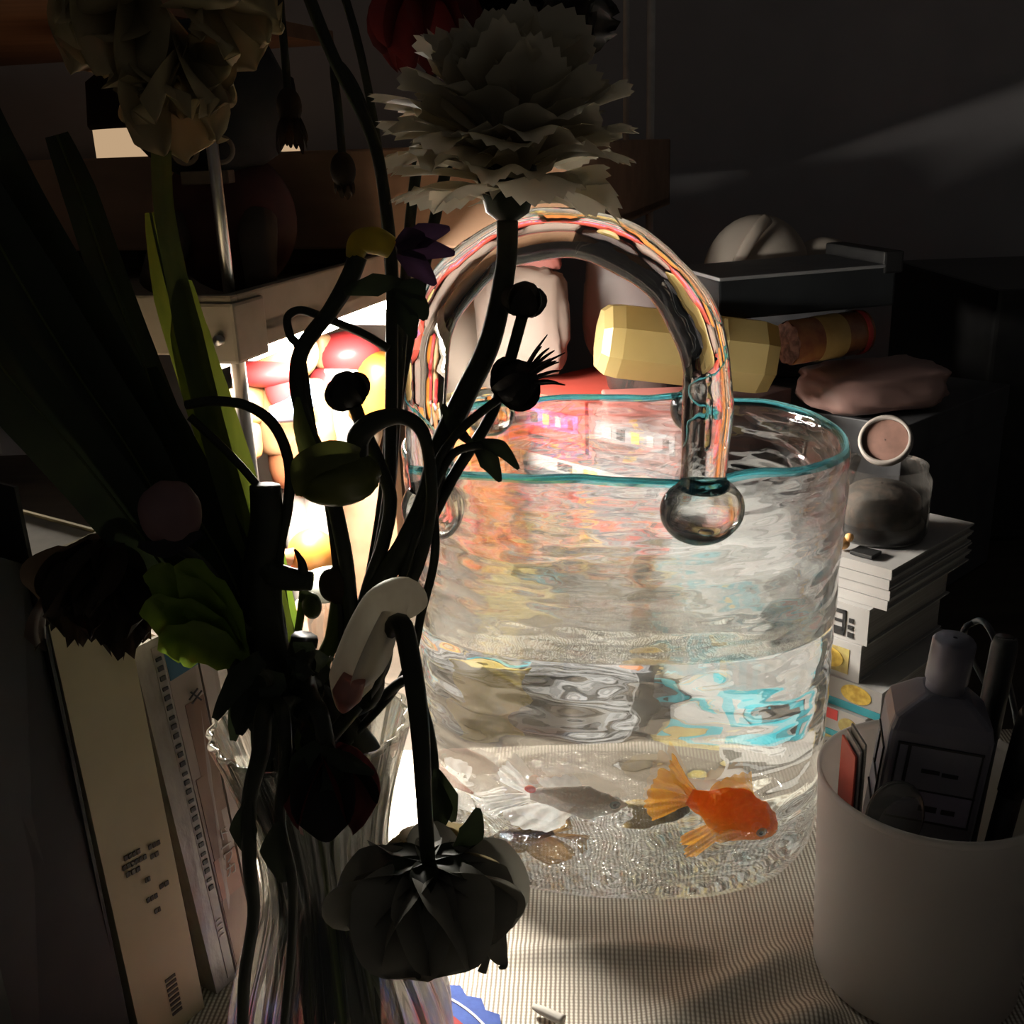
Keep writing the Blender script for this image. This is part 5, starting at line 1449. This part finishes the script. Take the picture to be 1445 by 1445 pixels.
# round buds
def bud_flower(name, label, i, pts, at, r, mat, crown=0, spikes=0, sr=0.0018, spdir=(1, 0, .3)):
    t = flower(name, label, 'bud', i)
    stem_part(t, T3(pts) + into_vase(i), sr)
    c_ = P(*at); d = (c_ - P(*pts[0])).normalized()
    mb = MB().ball(c_, (r, r, r * 1.0), seg=24, ring=16, fn=lambda q: 1 + 0.05 * noise.noise(q * 3)); mb.build('bud', mat, t)
    for k in range(crown):
        mb = MB(); petal(mb, c_ - d * r * 0.9, d, side_dir(d, k * 6.28 / crown), r * 2.3, r * 0.75, 1.35, -1.25, cup=.3, tipw=.6); mb.build('sepal', mat, t)
    for k in range(spikes):
        sd = (Vector(spdir).normalized() + side_dir(spdir, k * 6.28 / spikes * 1.618) * rnd(.25, .75)).normalized()
        mb = MB(); mb.tube([c_ + sd * r * .8, c_ + sd * r * 1.6 + Vector((0, 0, .0006)), c_ + sd * r * rnd(2.0, 2.6)], [0.0009, 0.0006, 0.0002], 6); mb.build('ray', mat, t)
    return t
bud_flower('round_bud', 'round black bud on a slanting stalk inside the arch', 9, [(737, 446, .39), (716, 520, .388), (690, 592, .386), (640, 672, .382), (596, 760, .378), (552, 850, .372)], (740, 422, .39), 0.0063, M['petal_dark'], 5, 0, 0.0022)
bud_flower('spiky_bud', 'dark round bud with thin spiky rays inside the arch', 10, [(705, 562, .38), (655, 602, .378), (620, 648, .376), (611, 700, .374), (614, 780, .371), (596, 860, .368), (566, 960, .362)], (728, 540, .38), 0.0083, M['petal_dark'], 4, 11, 0.0017, (1, -0.1, .45))
bud_flower('round_bud', 'round black bud in front of the toys', 11, [(500, 572, .385), (515, 610, .384), (535, 655, .382), (551, 705, .38), (540, 770, .376), (515, 845, .371)], (490, 550, .385), 0.0068, M['petal_dark'], 4, 0, 0.0026)
# leaves by the spiky bud
t = flower('leafy_sprig', 'dark sprig with pointed leaves in front of the bowl rim', 'sprig', 4)
stem_part(t, T3([(680, 628, .378), (640, 640, .377), (612, 690, .375), (585, 760, .373), (545, 860, .369)]) + into_vase(4, .009), 0.0016)
for pts, w_ in (([(668, 625, .378), (690, 650, .377), (706, 680, .376)], .0040), ([(672, 624, .378), (705, 632, .377), (732, 662, .376)], .0032), ([(668, 628, .378), (640, 600, .38), (625, 570, .382)], .0028)):
    leaf_part(t, pts, [0.001, w_, 0.0006], M['leaf_dark'])
# arched stalk and green pod
t = flower('green_pod', 'plump green seed pod hanging from an arched stalk', 'pod', 5)
stem_part(t, T3([(508, 648, .366), (506, 618, .366), (528, 596, .366), (565, 588, .367), (594, 606, .368), (606, 650, .369), (608, 720, .369), (590, 800, .368), (548, 890, .365)]) + into_vase(5, .010), [0.003, 0.0042, 0.0038, 0.0028, 0.0025, 0.0022, 0.0022, 0.0022, .0022, .002, .002, .002])
pc_ = P(476, 672, .366)
mb = MB().ball(pc_, (0.0152, 0.012, 0.0105), seg=32, ring=20, fn=lambda q: 1 + 0.05 * math.cos(5 * math.atan2(q.y, q.z))); mb.build('pod', M['pod_green'], t)
leaf_part(t, [(508, 640, .358), (470, 640, .354), (430, 660, .355), (422, 700, .357)], [0.002, 0.005, 0.005, 0.001], M['pod_green'], name='sepal', fold=.4)
leaf_part(t, [(420, 560, .37), (425, 600, .368), (440, 650, .366)], [0.0006, 0.0028, 0.004], M['stem_green'], name='sepal', fold=.4)
# white drooping tulip
t = flower('white_tulip', 'drooping white tulip bud with a pink tip', 'flower', 6)
stem_part(t, T3([(570, 862, .335), (552, 885, .338), (532, 935, .345), (520, 990, .352)]) + into_vase(2, .008), [0.0032, .0032, .003, .003, .0028, .0025, .0025])
b0, b1 = P(578, 852, .334), P(482, 1000, .328)
mb = MB(); pp = T3([(588, 862, .334), (572, 845, .334), (545, 860, .332), (518, 905, .330), (495, 960, .328), (483, 1002, .328)])
mb.tube(pp, [0.0045, 0.0075, 0.0088, 0.0085, 0.0078, 0.0015], 20); mb.build('bud', M['tulip_white'], t)
mb = MB(); petal(mb, P(545, 862, .323), (P(483, 1000, .320) - P(545, 862, .323)), (0.6, -0.5, 0), 0.036, 0.0075, 0.12, -0.15, cup=.35, tipw=.35); mb.build('petal', M['tulip_white'], t)
mb = MB(); mb.tube(T3([(500, 955, .3205), (490, 980, .3205), (484, 1004, .322)]), [0.0040, 0.0052, 0.001], 14); mb.build('petal_tip', M['tulip_pink'], t)['label'] = 'pink petal tip'
# big drooping rose in front of the vase
random.seed(9)
t = flower('drooping_rose', 'large grey drooping rose hanging in front of the vase', 'flower', 9)
stem_part(t, T3([(604, 1215, .292), (598, 1120, .292), (592, 1020, .298), (580, 935, .306), (566, 880, .318), (545, 900, .330), (530, 960, .342)]) + into_vase(9, .013), [0.0024, .0026, .0032, .0034, .0034, .003, .0028, .0026, .0025, .0025])
rc = P(602, 1215, .292); dn = Vector((0.0, -0.12, -1)).normalized()
for ly, (n, L, W, a0, a1) in enumerate(((6, 0.040, 0.022, 1.55, -0.75), (6, 0.037, 0.020, 1.2, -0.5), (6, 0.032, 0.015, 0.8, -0.35), (5, 0.028, 0.011, 0.4, -0.2))):
    for i in range(n):
        mb = MB(); petal(mb, rc + dn * 0.002, dn, side_dir(dn, 6.28 * (i + .4 * ly) / n), L * rnd(.92, 1.08), W * rnd(.9, 1.15), a0, a1, cup=.25, ruffle=rnd(.02, .07), nv=14, nu=14, ph=rnd(0, 6), rf=5, shape='round')
        mb.build('petal', M['petal_grey'], t)
mb = MB().ball(rc + dn * 0.020, (0.020, 0.019, 0.016), seg=24, ring=14); mb.build('petal_core', M['petal_grey'], t)
for i in range(6):
    mb = MB(); petal(mb, rc, dn, side_dir(dn, i * 1.05), 0.022, 0.0045, 1.7, 0.6 + rnd(0, .6), cup=.3, tipw=.2); mb.build('sepal', M['leaf_dark'], t)
mb = MB(); mb.tube(T3([(690, 1310, .288), (702, 1345, .288), (712, 1362, .287), (704, 1366, .286)]), [0.006, 0.0035, 0.0012, 0.0006], 10, squash=.3); mb.build('torn_petal', M['petal_grey'], t)
mb = MB(); mb.tube(T3([(690, 1330, .289), (686, 1355, .288), (680, 1372, .287)]), [0.002, 0.0012, 0.0016], 10, squash=.4); mb.build('torn_petal', M['petal_grey'], t)
# pale bloom behind the rose
random.seed(2)
t = flower('pale_rose', 'small yellowish green bloom tucked behind the drooping rose', 'flower', 10)
gc = P(598, 1165, .335)
stem_part(t, [gc + Vector((0, 0, .002)), P(612, 1090, .338), P(600, 1010, .345), P(570, 960, .352)] + into_vase(10, .012), 0.002)
for i in range(16):
    a = i * 2.4; axp = Vector((0.1, -0.4, -0.5)).normalized()
    mb = MB(); petal(mb, gc, axp, side_dir(axp, a), rnd(.016, .024), .008, rnd(.3, 1.3), rnd(.2, 1.5), ruffle=.25, ph=rnd(0, 6)); mb.build('petal', M['petal_cream'], t)
for pts in ([(615, 1085, .33), (630, 1125, .328), (640, 1160, .327)], [(612, 1095, .33), (622, 1140, .326), (618, 1175, .325)], [(640, 1205, .30), (665, 1175, .30), (675, 1140, .302)]):
    leaf_part(t, pts, [0.001, .0045, .0008], M['leaf_dark'], name='sepal')
leaf_part(t, [(655, 1205, .296), (690, 1225, .294), (708, 1260, .293), (722, 1290, .292)], [.001, .004, .003, .0012], M['petal_cream'], name='petal')
# dark tulip drooping at the vase neck
t = flower('dark_bud', 'blackish red closed bud drooping over the vase neck', 'bud', 11)
stem_part(t, T3([(462, 1060, .305), (452, 1010, .308), (440, 985, .320), (435, 960, .335), (445, 985, .350)]) + into_vase(7, .010), [.003, .003, .0028, .0026, .0026, .0024, .0024, .0024])
dc = P(462, 1058, .305); dn2 = Vector((-0.03, -0.1, -1)).normalized()
for i in range(6):
    mb = MB(); petal(mb, dc, dn2, side_dir(dn2, i * 1.047), 0.031, 0.0105, .75, -.3, cup=.4, tipw=.6); mb.build('petal', M['petal_dark'] if i % 2 else M['petal_red'], t)
for pts in ([(455, 1060, .300), (490, 1075, .297), (528, 1092, .296)], [(450, 1050, .302), (425, 1075, .300), (412, 1110, .298)], [(460, 1050, .302), (470, 1095, .297), (452, 1130, .296)]):
    leaf_part(t, pts, [.002, .0036, .0007], M['leaf_dark'], name='sepal')
# thick dark trunk-like stalks at the left of the vase
t = flower('cut_stalk', 'thick dark cut stalk with side shoots left of the pod', 'stalk', 6)
stem_part(t, T3([(374, 686, .36), (376, 740, .36), (366, 810, .36), (372, 880, .36), (392, 950, .36), (420, 1010, .36)]) + into_vase(3, .014), [.0055, .006, .0062, .0075, .008, .007, .006, .005, .004])
stem_part(t, T3([(372, 800, .358), (400, 815, .356), (440, 820, .355)]), [.004, .0046, .0035], name='side_shoot')
stem_part(t, T3([(428, 815, .355), (426, 795, .354), (416, 775, .353)]), [.0022, .0016, .0004], name='thorn')
stem_part(t, T3([(352, 880, .356), (330, 930, .354), (338, 985, .352)]), [.0035, .003, .0012], name='side_shoot')
t = flower('loop_tendril', 'thin dark stalk curving in a wide loop left of the pod', 'stalk', 1)
stem_part(t, T3([(262, 572, .365), (300, 566, .365), (350, 573, .364), (388, 602, .363), (408, 655, .362), (406, 715, .361), (394, 775, .36), (390, 860, .36), (410, 960, .36)]) + into_vase(1, .011), [.0016, .0018, .0019, .002, .002, .002, .0022, .0024, .0024, .0022, .002, .002])
t = flower('straight_tendril', 'thin straight dark stalk meeting the cut stalk', 'stalk', 2)
stem_part(t, T3([(268, 588, .37), (318, 635, .368), (352, 672, .366), (372, 705, .364), (382, 800, .362), (402, 920, .36)]) + into_vase(8, .012), .0015)
# strap leaves
random.seed(8)
def strap_leaf(label, i, pts, wid, mat, hint=(0.3, -1, 0.1), fold=.35):
    t = flower('strap_leaf', label, 'leaf', i)
    leaf_part(t, T3(pts) + into_vase(i, .015), wid + [.004, .003, .003], mat, hint, 'blade', fold=fold, nv=6)
    v, f = tube_geo(T3([(a, b_, c_ - .0012) for a, b_, c_ in pts]), .0005, 6); mesh_obj('midrib', v, f, M['stem_green'], t)
    return t
strap_leaf('long olive strap leaf with lit edges beside the tray', 3, [(262, 395, .39), (268, 470, .39), (292, 560, .388), (325, 660, .385), (355, 760, .38), (385, 860, .372), (415, 950, .366)], [.002, .007, .0085, .0085, .0075, .006, .005], M['leaf_green'])
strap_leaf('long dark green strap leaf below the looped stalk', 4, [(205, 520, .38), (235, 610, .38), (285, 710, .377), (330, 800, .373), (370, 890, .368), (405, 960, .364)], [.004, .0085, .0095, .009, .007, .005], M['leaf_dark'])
strap_leaf('narrow green strap leaf rising past the cream iris', 5, [(212, 300, .42), (240, 420, .415), (285, 560, .405), (322, 680, .395), (352, 800, .382), (392, 920, .368)], [.002, .006, .007, .007, .006, .004], M['leaf_green'])
strap_leaf('thin lit green blade low behind the cut stalk', 9, [(398, 780, .40), (405, 850, .395), (418, 905, .385), (428, 950, .375)], [.001, .003, .0035, .003], M['leaf_bright'])
t = flower('green_sprig', 'green sprig with a small dark bud above the pleated dish', 'sprig', 10)
stem_part(t, T3([(428, 832, .385), (424, 870, .382), (418, 915, .376), (425, 965, .368)]) + into_vase(10, .009), .0016, M['stem_green'])
mb = MB().ball(P(440, 855, .382), (.004, .0035, .0055), seg=14, ring=10); mb.build('bud', M['leaf_dark'], t)
leaf_part(t, [(424, 850, .382), (432, 840, .381), (448, 846, .380)], [.0006, .0022, .0006], M['leaf_dark'])
t = flower('brown_bud', 'small brown two lobed bud above the white tulip', 'bud', 11)
stem_part(t, T3([(478, 850, .372), (470, 900, .37), (455, 960, .366)]) + into_vase(11, .010), .0032, M['stem_green'])
for dx, rr_ in ((-8, .0055), (6, .007)):
    mb = MB().ball(P(474 + dx, 826, .372), (rr_ * .8, rr_ * .7, rr_ * 1.2), seg=18, ring=12); mb.build('lobe', M['petal_brown'], t)
# green lettuce-like leaf
t = flower('broad_leaf', 'broad bright green ribbed leaf under the dark curled leaf', 'leaf', 6)
gb = P(330, 930, .366)
for i, (e, w_) in enumerate((((215, 800), .011), ((262, 790), .010), ((205, 850), .011), ((225, 900), .010))):
    leaf_part(t, [(338, 935, .352), ((e[0] + 338) / 2, (e[1] + 930) / 2 - 8, .338), (*e, .330)], [.004, w_, .004], M['leaf_bright'], name='leaf_fold', fold=.4, ruffle=.2)
stem_part(t, [P(335, 932, .37), P(365, 960, .368), P(400, 985, .366)] + into_vase(6, .013), .0028, M['stem_green'])
# brown wilted flower and pink bud on the left
random.seed(31)
t = flower('brown_bloom', 'dark brown wilted bloom hanging over the cream book', 'flower', 0)
stem_part(t, T3([(150, 775, .345), (170, 735, .35), (250, 790, .355), (310, 880, .36), (370, 950, .362)]) + into_vase(0, .016), .0025)
bc_ = P(140, 790, .345); dn3 = Vector((-0.1, -0.1, -1)).normalized()
for i in range(22):
    mb = MB(); petal(mb, bc_ + Vector((rnd(-.008, .006), 0, rnd(-.004, .008))), dn3, side_dir(dn3, i * 2.4), rnd(.024, .036), rnd(.010, .015), rnd(.5, 1.0), rnd(-.3, .5), cup=.2, ruffle=.2, fringe=.08, ph=rnd(0, 6)); mb.build('petal', M['petal_brown'], t)
t = flower('pink_bud', 'dull pink rounded bud on a dark sepal beside the strap leaf', 'bud', 5)
stem_part(t, T3([(235, 765, .335), (290, 800, .345), (340, 880, .355), (380, 950, .362)]) + into_vase(5, .016), .002)
mb = MB().ball(P(242, 725, .335), (.0105, .009, .0115), seg=24, ring=16, fn=lambda q: 1 + .12 * noise.noise(q * 1.6)); mb.build('bud', M['petal_pink'], t)
leaf_part(t, [(195, 768, .329), (235, 774, .327), (285, 752, .330)], [.001, .0032, .001], M['petal_dark'], (0, -1, .4), 'sepal')
# dark bundle of blades at the far left
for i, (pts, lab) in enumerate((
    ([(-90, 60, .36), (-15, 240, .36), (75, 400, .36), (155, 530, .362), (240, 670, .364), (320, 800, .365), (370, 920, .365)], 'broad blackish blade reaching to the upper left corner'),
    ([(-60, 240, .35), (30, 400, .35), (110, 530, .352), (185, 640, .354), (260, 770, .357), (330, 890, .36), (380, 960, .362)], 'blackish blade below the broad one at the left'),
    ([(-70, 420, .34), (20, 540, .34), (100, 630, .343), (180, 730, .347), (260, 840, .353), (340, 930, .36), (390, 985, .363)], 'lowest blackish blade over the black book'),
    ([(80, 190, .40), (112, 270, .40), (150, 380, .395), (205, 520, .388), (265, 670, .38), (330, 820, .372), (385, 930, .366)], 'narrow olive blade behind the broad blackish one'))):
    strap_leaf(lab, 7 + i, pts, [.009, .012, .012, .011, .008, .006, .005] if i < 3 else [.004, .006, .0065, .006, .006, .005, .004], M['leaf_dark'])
# tendrils trailing down outside the vase
for lab, pts, r_ in (('long dark tendril trailing down the vase side', [(372, 1010, .318), (368, 1060, .310), (352, 1130, .306), (352, 1220, .302), (358, 1290, .300), (345, 1380, .298), (342, 1470, .297)], .0024),
                     ('dark leafy tendril hanging in front of the vase middle', [(400, 1010, .315), (402, 1090, .306), (395, 1160, .304), (412, 1240, .302), (412, 1330, .300), (402, 1440, .298), (398, 1480, .297)], .0018)):
    t = flower('trailing_tendril', lab, 'tendril', 8)
    stem_part(t, T3([(405, 990, .352), (385, 985, .335)] + pts), [.0025, .0028] + [r_ * k for k in (1.3, 1.3, 1.1, 1, .9, .9, .8)])
    q = pts[2]
    leaf_part(t, [(q[0], q[1], q[2] - .002), (q[0] - 8, q[1] + 40, q[2] - .003), (q[0] + 6, q[1] + 85, q[2] - .002)], [.001, .0048, .001], M['leaf_dark'])
# dark leafy clump in the vase mouth
t = flower('leaf_clump', 'clump of black shrivelled leaves filling the vase mouth', 'leaves', 8)
random.seed(14)
stem_part(t, T3([(430, 900, .350), (432, 960, .352)]) + into_vase(8, .004), .005)
for i in range(16):
    a0_ = (rnd(360, 470), rnd(900, 1000)); a1_ = (a0_[0] + rnd(-70, 50), a0_[1] + rnd(20, 110))
    Yq = rnd(.325, .350)
    leaf_part(t, [(*a0_, Yq + .008), ((a0_[0] + a1_[0]) / 2 + rnd(-10, 10), (a0_[1] + a1_[1]) / 2 - 12, Yq), (*a1_, Yq - .003)], [.003, rnd(.004, .008), .0012], M['leaf_dark'], ruffle=.3)
